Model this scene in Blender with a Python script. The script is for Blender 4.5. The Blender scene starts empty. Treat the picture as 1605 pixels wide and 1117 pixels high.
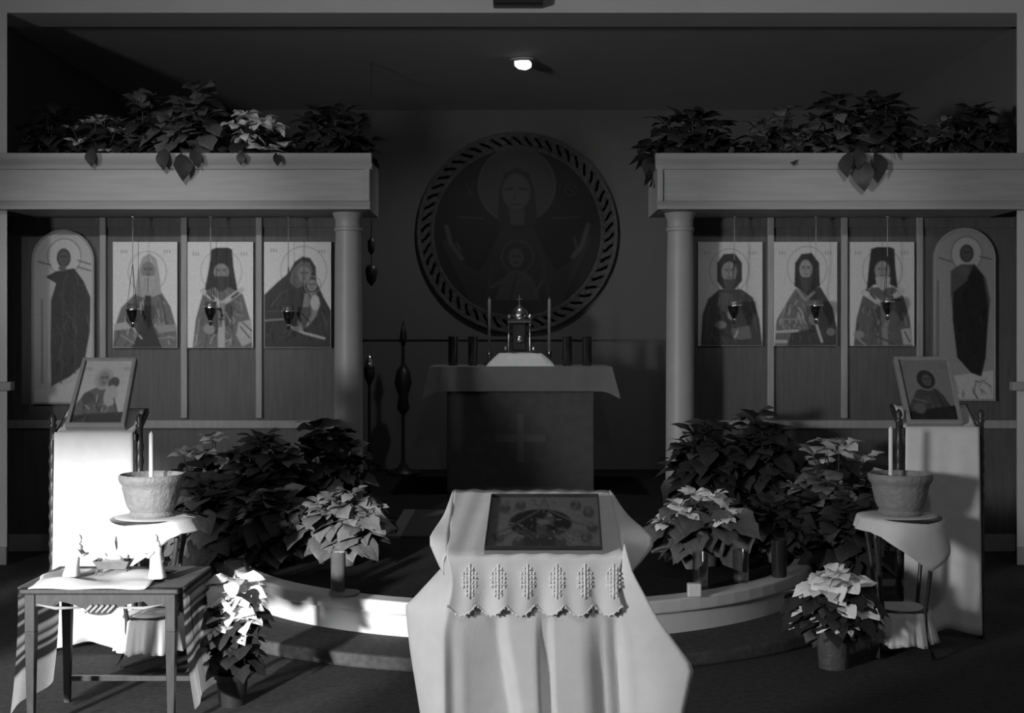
import bpy, math, random
import numpy as np
from mathutils import Vector, Matrix

random.seed(7)
rng = np.random.default_rng(7)
S = bpy.context.scene
COL = S.collection
PI = math.pi
F = 2000.0            # focal length in pixels of the 1605 px wide frame
CX, HY, HC = 802.5, 530.0, 1.25   # principal column, horizon row, eye height (m)

def W(px, py, d):     # world point seen at a pixel at depth d
    return Vector(((px - CX) * d / F, d, HC - (py - HY) * d / F))
def WX(px, d): return (px - CX) * d / F
def WZ(py, d): return HC - (py - HY) * d / F

# ------------------------------------------------------------------ camera, world, lights, exposure
cam = bpy.data.cameras.new('camera'); camo = bpy.data.objects.new('camera', cam); COL.objects.link(camo)
camo.location = (0, 0, HC); camo.rotation_euler = (PI / 2, 0, 0)
cam.sensor_width = 36; cam.lens = F / 1605 * 36; cam.shift_y = -(558.5 - HY) / 1605
cam.clip_start = 0.02
S.camera = camo
S.view_settings.view_transform = 'Standard'; S.view_settings.look = 'None'
S.view_settings.gamma = 1; S.view_settings.use_curve_mapping = False
S.view_settings.exposure = 0.0
wd = bpy.data.worlds.new('world'); S.world = wd; wd.use_nodes = True
wd.node_tree.nodes['Background'].inputs[0].default_value = (1, 1, 1, 1)
wd.node_tree.nodes['Background'].inputs[1].default_value = 0.6

def aim(o, target):
    o.rotation_euler = (Vector(target) - o.location).to_track_quat('-Z', 'Y').to_euler()
def lamp(name, kind, loc, target, energy, **kw):
    l = bpy.data.lights.new(name, kind); l.energy = energy
    for k, v in kw.items(): setattr(l, k, v)
    o = bpy.data.objects.new(name, l); COL.objects.link(o); o.location = loc; aim(o, target); return o

SUN = Vector((0.30, 1.0, -0.20)).normalized()
sun = bpy.data.lights.new('sun', 'SUN'); sun.energy = 9.0; sun.angle = 0.035
so = bpy.data.objects.new('sun', sun); COL.objects.link(so); so.location = (-8, -6, 4)
so.rotation_euler = SUN.to_track_quat('-Z', 'Y').to_euler()
# daylight coming in at the left nave window, and the two ceiling spots aimed at the icon screen
lamp('window_daylight', 'AREA', (-4.5, -0.9, 1.65), (0.3, 5.4, 0.7), 66, shape='RECTANGLE', size=0.7, size_y=0.7, spread=1.4)
lamp('spot_left', 'SPOT', (-1.55, 1.0, 3.1), (-2.0, 7.0, 1.65), 560, spot_size=0.33, spot_blend=1.0, shadow_soft_size=0.06)
lamp('spot_right', 'SPOT', (1.45, 1.0, 3.1), (1.75, 7.0, 1.75), 270, spot_size=0.27, spot_blend=1.0, shadow_soft_size=0.06)
lamp('spot_fill', 'SPOT', (0.3, 0.4, 3.15), (0.05, 4.6, 0.4), 60, spot_size=1.5, spot_blend=1.0, shadow_soft_size=0.1)  # added ceiling spot: ambient fill over the platform, no visible fitting

# ------------------------------------------------------------------ materials (the photograph is black and white: greys only)
def mat(name, v, rough=0.7, amp=0.12, scale=12.0, bump=0.0, bscale=60.0, metal=0.0, spec=0.4, stretch=None, trans=0.0, coat=0.0):
    m = bpy.data.materials.new(name); m.use_nodes = True
    nt = m.node_tree; b = nt.nodes['Principled BSDF']
    b.inputs['Roughness'].default_value = rough; b.inputs['Metallic'].default_value = metal
    b.inputs['Specular IOR Level'].default_value = spec
    if coat: b.inputs['Coat Weight'].default_value = coat
    tc = nt.nodes.new('ShaderNodeTexCoord'); src = tc.outputs['Object']
    if stretch:
        mp = nt.nodes.new('ShaderNodeMapping'); mp.inputs['Scale'].default_value = stretch
        nt.links.new(src, mp.inputs[0]); src = mp.outputs[0]
    n = nt.nodes.new('ShaderNodeTexNoise'); n.inputs['Scale'].default_value = scale; n.inputs['Detail'].default_value = 4
    nt.links.new(src, n.inputs['Vector'])
    r = nt.nodes.new('ShaderNodeMapRange')
    r.inputs['From Min'].default_value = 0.25; r.inputs['From Max'].default_value = 0.75
    r.inputs['To Min'].default_value = v * (1 - amp); r.inputs['To Max'].default_value = v * (1 + amp)
    nt.links.new(n.outputs['Fac'], r.inputs['Value']); nt.links.new(r.outputs[0], b.inputs['Base Color'])
    if bump:
        n2 = nt.nodes.new('ShaderNodeTexNoise'); n2.inputs['Scale'].default_value = bscale; n2.inputs['Detail'].default_value = 3
        nt.links.new(src, n2.inputs['Vector'])
        bp = nt.nodes.new('ShaderNodeBump'); bp.inputs['Strength'].default_value = bump; bp.inputs['Distance'].default_value = 0.01
        nt.links.new(n2.outputs['Fac'], bp.inputs['Height']); nt.links.new(bp.outputs[0], b.inputs['Normal'])
    if trans:     # clear glass: mostly see-through with a mirror gloss
        out = nt.nodes['Material Output']; t = nt.nodes.new('ShaderNodeBsdfTransparent'); t.inputs[0].default_value = (0.92, 0.92, 0.92, 1)
        fr = nt.nodes.new('ShaderNodeMapRange'); lw = nt.nodes.new('ShaderNodeLayerWeight'); lw.inputs[0].default_value = 0.5; fr.inputs['To Min'].default_value = 0.05; fr.inputs['To Max'].default_value = 0.45; nt.links.new(lw.outputs['Facing'], fr.inputs['Value'])
        g = nt.nodes.new('ShaderNodeBsdfGlossy'); g.inputs['Roughness'].default_value = 0.05
        mx = nt.nodes.new('ShaderNodeMixShader'); nt.links.new(fr.outputs[0], mx.inputs[0])
        nt.links.new(t.outputs[0], mx.inputs[1]); nt.links.new(g.outputs[0], mx.inputs[2]); nt.links.new(mx.outputs[0], out.inputs[0])
    return m
def mat_attr(name, rough=0.6, spec=0.3):      # colour from the mesh's painted attribute (flat pictures and woven stripes)
    m = bpy.data.materials.new(name); m.use_nodes = True; nt = m.node_tree; b = nt.nodes['Principled BSDF']
    a = nt.nodes.new('ShaderNodeAttribute'); a.attribute_name = 'paint'
    n = nt.nodes.new('ShaderNodeTexNoise'); n.inputs['Scale'].default_value = 70
    r = nt.nodes.new('ShaderNodeMapRange'); r.inputs['To Min'].default_value = 0.85; r.inputs['To Max'].default_value = 1.15
    tc = nt.nodes.new('ShaderNodeTexCoord'); nt.links.new(tc.outputs['Object'], n.inputs['Vector'])
    mx = nt.nodes.new('ShaderNodeMix'); mx.data_type = 'RGBA'; mx.blend_type = 'MULTIPLY'; mx.inputs['Factor'].default_value = 1
    nt.links.new(n.outputs['Fac'], r.inputs['Value']); nt.links.new(a.outputs['Color'], mx.inputs['A']); nt.links.new(r.outputs[0], mx.inputs['B'])
    nt.links.new(mx.outputs['Result'], b.inputs['Base Color'])
    b.inputs['Roughness'].default_value = rough; b.inputs['Specular IOR Level'].default_value = spec
    return m
def mat_emit(name, s):
    m = bpy.data.materials.new(name); m.use_nodes = True; b = m.node_tree.nodes['Principled BSDF']
    b.inputs['Emission Color'].default_value = (1, 1, 1, 1); b.inputs['Emission Strength'].default_value = s
    return m
def translucent(m, f):
    nt = m.node_tree; b = nt.nodes['Principled BSDF']; out = nt.nodes['Material Output']
    t = nt.nodes.new('ShaderNodeBsdfTranslucent'); mx = nt.nodes.new('ShaderNodeMixShader'); mx.inputs[0].default_value = f
    src = b.inputs['Base Color'].links[0].from_socket; nt.links.new(src, t.inputs[0])
    nt.links.new(b.outputs[0], mx.inputs[1]); nt.links.new(t.outputs[0], mx.inputs[2]); nt.links.new(mx.outputs[0], out.inputs[0])
M = dict(
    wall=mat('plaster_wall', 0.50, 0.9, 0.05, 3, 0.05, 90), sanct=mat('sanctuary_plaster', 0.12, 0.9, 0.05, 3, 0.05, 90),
    ceil=mat('ceiling_plaster', 0.42, 0.9, 0.05, 4), nave=mat('nave_plaster', 0.45, 0.9, 0.05, 3),
    carpet=mat('dark_carpet', 0.065, 0.95, 0.3, 40, 0.4, 300, spec=0.1), sfloor=mat('sanctuary_carpet', 0.022, 0.95, 0.3, 40, spec=0.05),
    step=mat('step_carpet', 0.075, 0.95, 0.3, 40, 0.4, 300, spec=0.1),
    white=mat('white_paint', 0.62, 0.5, 0.06, 6), trim=mat('pale_trim', 0.30, 0.6, 0.08, 8),
    panel=mat('panel_wood', 0.078, 0.6, 0.22, 5, stretch=(9, 9, 0.8)), batten=mat('batten_wood', 0.26, 0.55, 0.15, 6, stretch=(8, 8, 0.8)),
    beam=mat('beam_wood', 0.30, 0.55, 0.10, 5, stretch=(0.8, 8, 8)), column=mat('column_paint', 0.33, 0.45, 0.06, 8),
    dark=mat('dark_wood', 0.035, 0.35, 0.3, 12, stretch=(3, 3, 10)), table=mat('table_wood', 0.035, 0.38, 0.3, 10, stretch=(8, 2, 2)),
    linen=mat('white_linen', 0.78, 0.9, 0.05, 20, 0.15, 500, spec=0.15), linen2=mat('lectern_linen', 0.70, 0.9, 0.05, 20, 0.2, 450, spec=0.15),
    lace=mat('lace_thread', 0.80, 0.9, 0.08, 60, 0.4, 200, spec=0.15),
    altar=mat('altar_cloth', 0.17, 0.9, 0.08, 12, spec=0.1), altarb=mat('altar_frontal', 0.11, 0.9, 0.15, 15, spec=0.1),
    cross=mat('frontal_cross', 0.14, 0.8, 0.1, 15), brass=mat('dark_brass', 0.35, 0.18, 0.15, 20, metal=1.0),
    blackm=mat('black_metal', 0.02, 0.4, 0.2, 20), silver=mat('polished_silver', 0.9, 0.2, 0.05, 20, metal=1.0),
    clay=mat('clay_bowl', 0.22, 0.6, 0.15, 30, 0.5, 70), sand=mat('sand', 0.5, 0.95, 0.2, 90, 0.5, 200),
    wax=mat('pale_wax', 0.75, 0.5, 0.04, 20), jar=mat('dark_glass', 0.025, 0.08, 0.2, 20, spec=0.6, coat=0.5),
    greyjar=mat('grey_glass', 0.10, 0.15, 0.2, 20, spec=0.6, coat=0.5), clear=mat('clear_glass', 0.5, trans=1.0),
    gold=mat('gilt_frame', 0.26, 0.4, 0.12, 25), board=mat('icon_board', 0.20, 0.6, 0.1, 20),
    pot=mat('plant_pot', 0.10, 0.6, 0.2, 20), foil=mat('foil_pot', 0.13, 0.3, 0.25, 25, 0.6, 30, metal=0.3), soil=mat('soil', 0.02, 0.95, 0.3, 60),
    stem=mat('plant_stem', 0.06, 0.7, 0.2, 30),
    leaf=mat('dark_leaf', 0.034, 0.55, 0.3, 14), leafm=mat('mid_leaf', 0.125, 0.55, 0.25, 14),
    red=mat('red_bract', 0.03, 0.6, 0.25, 14), mid=mat('mid_bract', 0.16, 0.6, 0.2, 14), pale=mat('pale_bract', 0.60, 0.65, 0.2, 14), whitebr=mat('white_bract', 0.86, 0.65, 0.12, 14),
    rug=mat('rug', 0.045, 0.95, 0.2, 30), rugb=mat('rug_border', 0.13, 0.95, 0.2, 30),
    figure=mat('figurine_glaze', 0.75, 0.45, 0.08, 40), figd=mat('figurine_dark', 0.16, 0.5, 0.2, 40), straw=mat('straw', 0.25, 0.9, 0.3, 80),
    pic=mat_attr('painted_picture'), weave=mat_attr('woven_stripe', 0.95, 0.1), bulb=mat_emit('lamp_lens', 6.0), ring=mat_attr('medallion_ring', 0.6),
)

translucent(M['weave'], .45); translucent(M['linen'], .2)

# ------------------------------------------------------------------ mesh helpers
class MB:
    def __init__(s): s.v = []; s.f = []; s.c = None
    def add(s, vs, fs):
        n = len(s.v); s.v += [tuple(v) for v in vs]; s.f += [tuple(i + n for i in f) for f in fs]; return s
    def box(s, x0, x1, y0, y1, z0, z1):
        return s.add([(x0,y0,z0),(x1,y0,z0),(x1,y1,z0),(x0,y1,z0),(x0,y0,z1),(x1,y0,z1),(x1,y1,z1),(x0,y1,z1)],
                     [(0,3,2,1),(4,5,6,7),(0,1,5,4),(1,2,6,5),(2,3,7,6),(3,0,4,7)])
    def tube(s, pts, r, n=8, cap=True):
        pts = [Vector(p) for p in pts]; rs = r if isinstance(r, (list, tuple)) else [r] * len(pts); vs = []; fs = []
        for i, p in enumerate(pts):
            t = (pts[min(i + 1, len(pts) - 1)] - pts[max(i - 1, 0)]).normalized()
            a = t.cross(Vector((0, 0, 1))) if abs(t.z) < 0.95 else t.cross(Vector((0, 1, 0)))
            a.normalize(); b = t.cross(a).normalized()
            for k in range(n):
                w = 2 * PI * k / n; vs.append(p + (a * math.cos(w) + b * math.sin(w)) * rs[i])
        for i in range(len(pts) - 1):
            for k in range(n):
                fs.append((i*n+k, i*n+(k+1)%n, (i+1)*n+(k+1)%n, (i+1)*n+k))
        if cap: fs.append(tuple(range(n))[::-1]); fs.append(tuple(range((len(pts)-1)*n, len(pts)*n)))
        return s.add(vs, fs)
    def lathe(s, prof, c=(0, 0, 0), n=24, fn=None):   # prof: (r, z) from bottom to top
        vs = []; fs = []; m = len(prof)
        for r, z in prof:
            for k in range(n):
                w = 2 * PI * k / n; rr = r * (fn(w, z) if fn else 1)
                vs.append((c[0] + rr * math.cos(w), c[1] + rr * math.sin(w), c[2] + z))
        for i in range(m - 1):
            for k in range(n): fs.append((i*n+k, i*n+(k+1)%n, (i+1)*n+(k+1)%n, (i+1)*n+k))
        if prof[0][0] > 1e-4: fs.append(tuple(range(n))[::-1])
        if prof[-1][0] > 1e-4: fs.append(tuple(range((m-1)*n, m*n)))
        return s.add(vs, fs)
    def prism(s, poly, axis, a, b):    # polygon extruded along an axis ('x','y','z')
        def q(u, v, t): return {'x': (t, u, v), 'y': (u, t, v), 'z': (u, v, t)}[axis]
        n = len(poly); vs = [q(u, v, a) for u, v in poly] + [q(u, v, b) for u, v in poly]
        fs = [tuple(range(n))[::-1], tuple(range(n, 2*n))] + [(i, (i+1) % n, n+(i+1) % n, n+i) for i in range(n)]
        return s.add(vs, fs)
    def grid(s, P):                    # P[i][j] points
        P = [list(r) for r in P]; m = len(P[0]); vs = [p for r in P for p in r]
        return s.add(vs, [(i*m+j, i*m+j+1, (i+1)*m+j+1, (i+1)*m+j) for i in range(len(P)-1) for j in range(m-1)])
    def ball(s, c, r, n=10, sq=(1, 1, 1)):
        vs = []; fs = []; m = n // 2 + 1
        for i in range(m):
            a = PI * i / (m - 1)
            for k in range(n):
                w = 2*PI*k/n; vs.append((c[0]+r*sq[0]*math.sin(a)*math.cos(w), c[1]+r*sq[1]*math.sin(a)*math.sin(w), c[2]-r*sq[2]*math.cos(a)))
        for i in range(m - 1):
            for k in range(n): fs.append((i*n+k, i*n+(k+1)%n, (i+1)*n+(k+1)%n, (i+1)*n+k))
        return s.add(vs, fs)

def mesh(name, mb, m, smooth=False, off=(0, 0, 0)):
    me = bpy.data.meshes.new(name); o = Vector(off)
    me.from_pydata([(v[0]-o.x, v[1]-o.y, v[2]-o.z) for v in mb.v], [], mb.f)
    if mb.c is not None:
        a = me.color_attributes.new('paint', 'FLOAT_COLOR', 'POINT')
        c = np.ones((len(mb.v), 4), np.float32); c[:, :3] = np.asarray(mb.c, np.float32).reshape(-1, 1)
        a.data.foreach_set('color', c.ravel())
    me.materials.append(M[m] if isinstance(m, str) else m)
    if smooth:
        me.polygons.foreach_set('use_smooth', [True] * len(me.polygons))
    me.validate(); me.update()
    return me
def smooth_angle(o, deg=40):
    me = o.data
    me.polygons.foreach_set('use_smooth', [True] * len(me.polygons)); me.update()
    try: me.set_sharp_from_angle(angle=math.radians(deg))
    except Exception: pass
def wloc(o):
    v = Vector(o.location)
    while o.parent: o = o.parent; v += Vector(o.location)
    return v
def obj(name, mb, m, parent=None, smooth=False, label=None, bevel=0, solid=0, local=False, sharp=None):
    off = (0, 0, 0) if (parent is None or local) else wloc(parent)
    o = bpy.data.objects.new(name, mesh(name, mb, m, smooth, off)); COL.objects.link(o)
    if parent: o.parent = parent
    if sharp: smooth_angle(o, sharp)
    if label: o['label'] = label
    if bevel:
        b = o.modifiers.new('bevel', 'BEVEL'); b.width = bevel; b.segments = 2; b.limit_method = 'ANGLE'
    if solid:
        b = o.modifiers.new('solid', 'SOLIDIFY'); b.thickness = solid; b.offset = 0
    return o
def tag(o, label=None, cat=None, group=None, kind=None):
    if label: o['label'] = label
    if cat: o['category'] = cat
    if group: o['group'] = group
    if kind: o['kind'] = kind
    return o
def thing(name, label, cat, loc, group=None):
    o = bpy.data.objects.new(name, None); COL.objects.link(o); o.location = loc; o.empty_display_size = 0.05
    return tag(o, label, cat, group)
def struct(name, mb, m, label=None, parent=None, **kw):
    o = obj(name, mb, m, parent, **kw); o['kind'] = 'structure'
    if label: o['label'] = label
    return o
def move_origin(o):     # puts the origin of a lone mesh at its base
    me = o.data; n = len(me.vertices); c = np.empty(n*3, np.float32); me.vertices.foreach_get('co', c); c = c.reshape(-1, 3)
    b = np.array([(c[:, 0].min()+c[:, 0].max())/2, (c[:, 1].min()+c[:, 1].max())/2, c[:, 2].min()], np.float32)
    me.vertices.foreach_set('co', (c - b).ravel()); o.location = b.tolist(); me.update(); return o

# ------------------------------------------------------------------ the room
YF0, YF1 = 7.05, 7.37           # the wall with the wide opening
ZL = 3.048                       # its lintel
YB, XS, ZC, ZP = 10.29, 2.96, 3.09, 0.195   # sanctuary: back wall, side walls, ceiling, raised floor
XO = 2.79                        # half width of the opening
XN, XL, YR, ZN = 3.25, 4.6, -2.6, 3.35    # nave
struct('floor', MB().box(-XL, XN, YR, 7.62, -0.1, 0), 'carpet', 'dark carpeted nave floor')
struct('floor_sanctuary', MB().box(-XS, XS, 7.54, YB, 0.0, ZP).box(-.85, .85, 7.5, 7.54, 0, ZP), 'sfloor', 'almost black raised sanctuary floor')
struct('ceiling', MB().box(-XL-.1, XN+.1, YR, YF0, ZN, ZN+.1), 'nave', 'nave ceiling')
struct('ceiling_sanctuary', MB().box(-XS-.1, XS+.1, YF1, YB, ZC, ZC+.1), 'ceil', 'dark sanctuary ceiling')
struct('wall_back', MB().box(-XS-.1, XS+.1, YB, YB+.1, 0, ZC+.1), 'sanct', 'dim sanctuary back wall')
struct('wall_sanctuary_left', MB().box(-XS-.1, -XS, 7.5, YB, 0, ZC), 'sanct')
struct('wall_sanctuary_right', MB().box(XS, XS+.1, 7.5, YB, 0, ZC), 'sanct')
WX0, WX1, WZ0, WZ1 = -4.35, -2.66, 0.95, 2.34        # tall rear window: the sun comes in here
wr = MB(); wr.box(-XL-.1, WX0, YR-.1, YR, 0, ZN+.1); wr.box(WX1, XN+.1, YR-.1, YR, 0, ZN+.1); wr.box(WX0, WX1, YR-.1, YR, 0, WZ0); wr.box(WX0, WX1, YR-.1, YR, WZ1, ZN+.1)
struct('wall_rear', wr, 'nave')
struct('wall_right', MB().box(XN, XN+.1, YR, YF1, 0, ZN), 'nave')
wf = MB(); wf.box(-XL-.1, XN+.1, YF0, YF1, ZL, ZN+.1)
wf.prism([(-XL-.1, YF0), (-XO, YF0), (-XS-.005, 7.5), (-XL-.1, 7.5)], 'z', 0, ZL); wf.prism([(XN+.1, YF0), (XN+.1, 7.5), (XS+.005, 7.5), (XO, YF0)], 'z', 0, ZL)
struct('wall_front', wf, 'wall', 'pale wall with the wide opening around the icon screen')
for s, n in ((-1, 'left'), (1, 'right')):
    a, b = sorted((s*(XO-.002), s*(XL if s < 0 else XN)))
    struct('trim_%d' % (1 if s < 0 else 2), MB().box(a - (0.03 if s > 0 else 0), b + (0.03 if s < 0 else 0), YF0-.03, YF0+.03, WZ(612, YF0), WZ(598, YF0)), 'trim', 'chair rail end on the %s pier' % n, bevel=.006)
    struct('baseboard_%s' % n, MB().box(a, b, YF0-.015, YF0, 0, .1), 'trim', bevel=.004)
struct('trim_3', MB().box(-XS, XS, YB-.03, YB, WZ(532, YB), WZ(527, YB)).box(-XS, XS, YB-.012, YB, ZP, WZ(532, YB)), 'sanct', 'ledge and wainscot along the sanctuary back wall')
# window of the nave, in the rear wall
def window(n, u0, u1, z0, z1, box):
    f = MB(); t_ = .035
    for a, b, c, d in ((u0, u0+t_, z0, z1), (u1-t_, u1, z0, z1), (u0, u1, z0, z0+t_), (u0, u1, z1-t_, z1)): box(f, a, b, c, d, .0, .05)
    w = struct('window_%d' % n, f, 'white', 'nave window %d' % n)
    p = MB(); box(p, u0+t_*.9, u1-t_*.9, z0+t_*.9, z1-t_*.9, .022, .026); obj('pane', p, 'clear', w)
window(1, WX0, WX1, WZ0, WZ1, lambda m, a, b, c, d, k0, k1: m.box(a, b, YR-.08+k0, YR-.08+k1, c, d))
LY0, LY1, LZ0, LZ1 = -1.45, -.35, 1.1, 2.2
wl = MB(); wl.box(-XL-.1, -XL, YR, LY0, 0, ZN); wl.box(-XL-.1, -XL, LY1, YF1, 0, ZN); wl.box(-XL-.1, -XL, LY0, LY1, 0, LZ0); wl.box(-XL-.1, -XL, LY0, LY1, LZ1, ZN)
struct('wall_left', wl, 'nave')
window(2, LY0, LY1, LZ0, LZ1, lambda m, a, b, c, d, k0, k1: m.box(-XL-.08+k0, -XL-.08+k1, a, b, c, d))
# dark fixture above the opening, cut by the top of the picture
fx = thing('wall_fixture', 'dark rectangular fixture on the pale wall above the opening, at the top edge', 'fixture', W(812, 10, 7.0))
p0, p1 = W(773, 10, 7.0), W(851, 7, 7.0)
obj('case', MB().box(p0.x, p1.x, 6.93, YF0, p0.z, p0.z+.17), 'blackm', fx, bevel=.008)
obj('grille', MB().box(p0.x+.02, p1.x-.02, 6.922, 6.932, p0.z+.02, p0.z+.15), 'jar', fx, bevel=.003)

# ------------------------------------------------------------------ rounded platform with a white edge, and its lower step
PC = (0.035, 6.47); PR = 1.45
def arc(r, n=48): return [(PC[0] + r*math.cos(PI + PI*k/n), PC[1] + r*math.sin(PI + PI*k/n)) for k in range(n+1)]
def slab(r, z0, z1): return MB().prism([(PC[0]-r, 7.5)] + arc(r) + [(PC[0]+r, 7.5)], 'z', z0, z1)
def band(r0, r1, z0, z1, n=48):
    mb = MB(); a, b = arc(r0, n), arc(r1, n); a = [(a[0][0], 7.5)] + a + [(a[-1][0], 7.5)]; b = [(b[0][0], 7.5)] + b + [(b[-1][0], 7.5)]; k = len(a)
    vs = [(x, y, z1) for x, y in a] + [(x, y, z1) for x, y in b] + [(x, y, z0) for x, y in a] + [(x, y, z0) for x, y in b]; fs = []
    for i in range(k-1): fs += [(i, i+1, k+i+1, k+i), (k+i, k+i+1, 3*k+i+1, 3*k+i), (2*k+i, 3*k+i, 3*k+i+1, 2*k+i+1), (i, 2*k+i, 2*k+i+1, i+1)]
    fs += [(0, k, 3*k, 2*k), (k-1, 3*k-1, 4*k-1, 2*k-1)]
    return mb.add(vs, fs)
plat = struct('floor_platform', slab(PR-.06, 0.0, ZP-.006), 'sfloor', 'rounded carpeted platform before the altar')
struct('riser', band(PR-.07, PR-.012, 0.0, ZP-.055), 'white', parent=plat, sharp=40, label='white curved riser')
struct('nosing', band(PR-.085, PR+.012, ZP-.052, ZP+.004), 'white', parent=plat, bevel=.008, label='white rounded nosing')
struct('floor_step', slab(PR+.30, 0.0, 0.055), 'step', 'low carpeted step around the platform', bevel=.012)
rug = thing('rug', 'dark rug with pale borders lying in the opening between the columns', 'rug', (0.0, 7.28, ZP))
r0, r1, ya, yb = -.66, .66, 6.76, 7.81
obj('field', MB().box(r0+.07, r1-.07, ya, yb, ZP-.006, ZP+.008), 'rug', rug)
for x in (r0, r1-.07): obj('border', MB().box(x, x+.07, ya, yb, ZP-.006, ZP+.009), 'rugb', rug, label='pale rug border')

# ------------------------------------------------------------------ painting on flat boards
def sd_poly(X, Y, pts):
    d = np.full(X.shape, 1e9); inside = np.zeros(X.shape, bool); n = len(pts)
    for i in range(n):
        ax, ay = pts[i]; bx, by = pts[(i+1) % n]; ex, ey = bx-ax, by-ay
        t = np.clip(((X-ax)*ex + (Y-ay)*ey) / (ex*ex+ey*ey+1e-9), 0, 1)
        d = np.minimum(d, np.hypot(X-ax-t*ex, Y-ay-t*ey))
        c = ((ay > Y) != (by > Y)) & (X < (bx-ax)*(Y-ay)/((by-ay) if by != ay else 1e-9) + ax); inside ^= c
    return np.where(inside, -d, d)
def paint(X, Y, bg, shapes, soft=0.9):
    dk = lambda v: v*(.62 if v < .22 else .62+.38*min(1, (v-.22)/.14)) if bg > .1 else v*.40
    C = np.full(X.shape, dk(bg), float)
    for s in shapes:
        k = s[0]
        if k == 'e': _, cx, cy, rx, ry, v = s[:6]; q = np.hypot((X-cx)/rx, (Y-cy)/ry); d = (q-1)*min(rx, ry)
        elif k == 'o': _, cx, cy, rx, ry, w, v = s; q = np.hypot((X-cx)/rx, (Y-cy)/ry); d = np.abs(q-1)*min(rx, ry) - w/2
        elif k == 'p': d = sd_poly(X, Y, s[1]); v = s[2]
        elif k == 'l':
            d = np.full(X.shape, 1e9); pts = s[1]
            for (ax, ay), (bx, by) in zip(pts, pts[1:]):
                ex, ey = bx-ax, by-ay; t = np.clip(((X-ax)*ex+(Y-ay)*ey)/(ex*ex+ey*ey+1e-9), 0, 1)
                d = np.minimum(d, np.hypot(X-ax-t*ex, Y-ay-t*ey))
            d -= s[2]/2; v = s[3]
        a = np.clip(0.5 - d/(2*soft), 0, 1); C = C*(1-a) + dk(v)*a
    return np.clip(C*(1 + rng.normal(0, .025, C.shape)), .005, 1)
def picture_mb(rect, bg, shapes, place, step=1.5, mask=None, soft=0.9):
    x0, y0, x1, y1 = rect; nx, ny = int((x1-x0)/step)+2, int((y1-y0)/step)+2
    xs, ys = np.linspace(x0, x1, nx), np.linspace(y0, y1, ny); X, Y = np.meshgrid(xs, ys); C = paint(X, Y, bg, shapes, soft)
    mb = MB(); pts = [place((X[j, i]-x0)/(x1-x0), (Y[j, i]-y0)/(y1-y0)) for j in range(ny) for i in range(nx)]
    fs = []
    for j in range(ny-1):
        for i in range(nx-1):
            if mask is None or mask((xs[i]+xs[i+1])/2, (ys[j]+ys[j+1])/2): fs.append((j*nx+i, (j+1)*nx+i, (j+1)*nx+i+1, j*nx+i+1))
    mb.add(pts, fs); mb.c = C.ravel(); return mb
def face(cx, cy, w, h, skin=.30, dk=.09):      # small brushed face: brows, eyes, nose, mouth
    return [('e', cx, cy, w, h, skin), ('l', [(cx-.6*w, cy-.25*h), (cx-.15*w, cy-.28*h)], 1.3, dk), ('l', [(cx+.15*w, cy-.28*h), (cx+.6*w, cy-.25*h)], 1.3, dk),
            ('e', cx-.38*w, cy-.12*h, 1.5, .9, dk*.7), ('e', cx+.38*w, cy-.12*h, 1.5, .9, dk*.7), ('l', [(cx, cy-.15*h), (cx-.08*w, cy+.28*h)], 1.0, skin*.65), ('l', [(cx-.25*w, cy+.5*h), (cx+.25*w, cy+.5*h)], 1.2, dk)]
def letters(x, y, n=3, v=.2): return [('l', [(x+4*i, y), (x+4*i, y+4)], 1.0, v) for i in range(n)]

ICONS = {}
ICONS['elder'] = ((177,379,278,545), .62, [('o',231,426,30,32,1.2,.34)] + letters(190,392) + letters(258,392) + [
  ('p',[(177,545),(179,515),(190,482),(212,460),(252,456),(267,480),(277,515),(278,545)],.21),
  ('p',[(213,462),(216,425),(223,404),(234,397),(245,405),(250,430),(253,460),(232,468)],.34)] + face(232,424,11,14,.27) + [
  ('p',[(221,432),(243,432),(242,450),(232,461),(222,450)],.36),('l',[(232,436),(232,458)],1,.22),('l',[(227,436),(226,455)],1,.24),
  ('p',[(227,463),(237,463),(237,500),(254,545),(206,545),(225,507)],.05),('l',[(215,468),(205,510)],2,.12),('l',[(252,465),(262,505)],2,.12),
  ('p',[(178,508),(198,504),(206,514),(180,518)],.36),('p',[(242,510),(276,508),(277,518),(250,522)],.30),('e',206,500,9,7,.07),('l',[(206,510),(222,530)],2.5,.4),
  ('l',[(190,525),(210,538)],2,.3),('l',[(250,530),(274,528)],2,.3)])
ICONS['bishop'] = ((294,379,397,545), .62, [('o',347,425,32,34,1.2,.36)] + letters(303,396) + letters(378,396) + [
  ('p',[(302,545),(307,500),(318,460),(332,446),(366,446),(381,462),(392,500),(396,545)],.20),
  ('p',[(331,391),(339,388),(358,388),(364,391),(366,418),(373,458),(360,450),(334,450),(320,458),(328,418)],.035)] + face(347,426,12,13,.28) + [
  ('p',[(336,433),(359,433),(358,450),(347,458),(337,450)],.07),('l',[(318,456),(347,477),(379,454)],8,.44),('l',[(347,477),(347,545)],11,.38),
  ('l',[(326,459),(334,468)],4,.08),('l',[(364,466),(373,459)],4,.08),('l',[(330,484),(345,484)],4,.07),('l',[(343,500),(351,500)],2,.1),('l',[(347,494),(347,512)],2,.1),
  ('p',[(374,505),(394,500),(396,535),(380,543),(370,525)],.36),('l',[(377,512),(392,530)],2,.12),('l',[(380,505),(394,518)],2,.12),('e',328,515,9,8,.3),('l',[(312,500),(308,540)],2,.3),('l',[(325,525),(322,545)],2,.12),('l',[(362,480),(366,540)],2,.11)])
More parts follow.
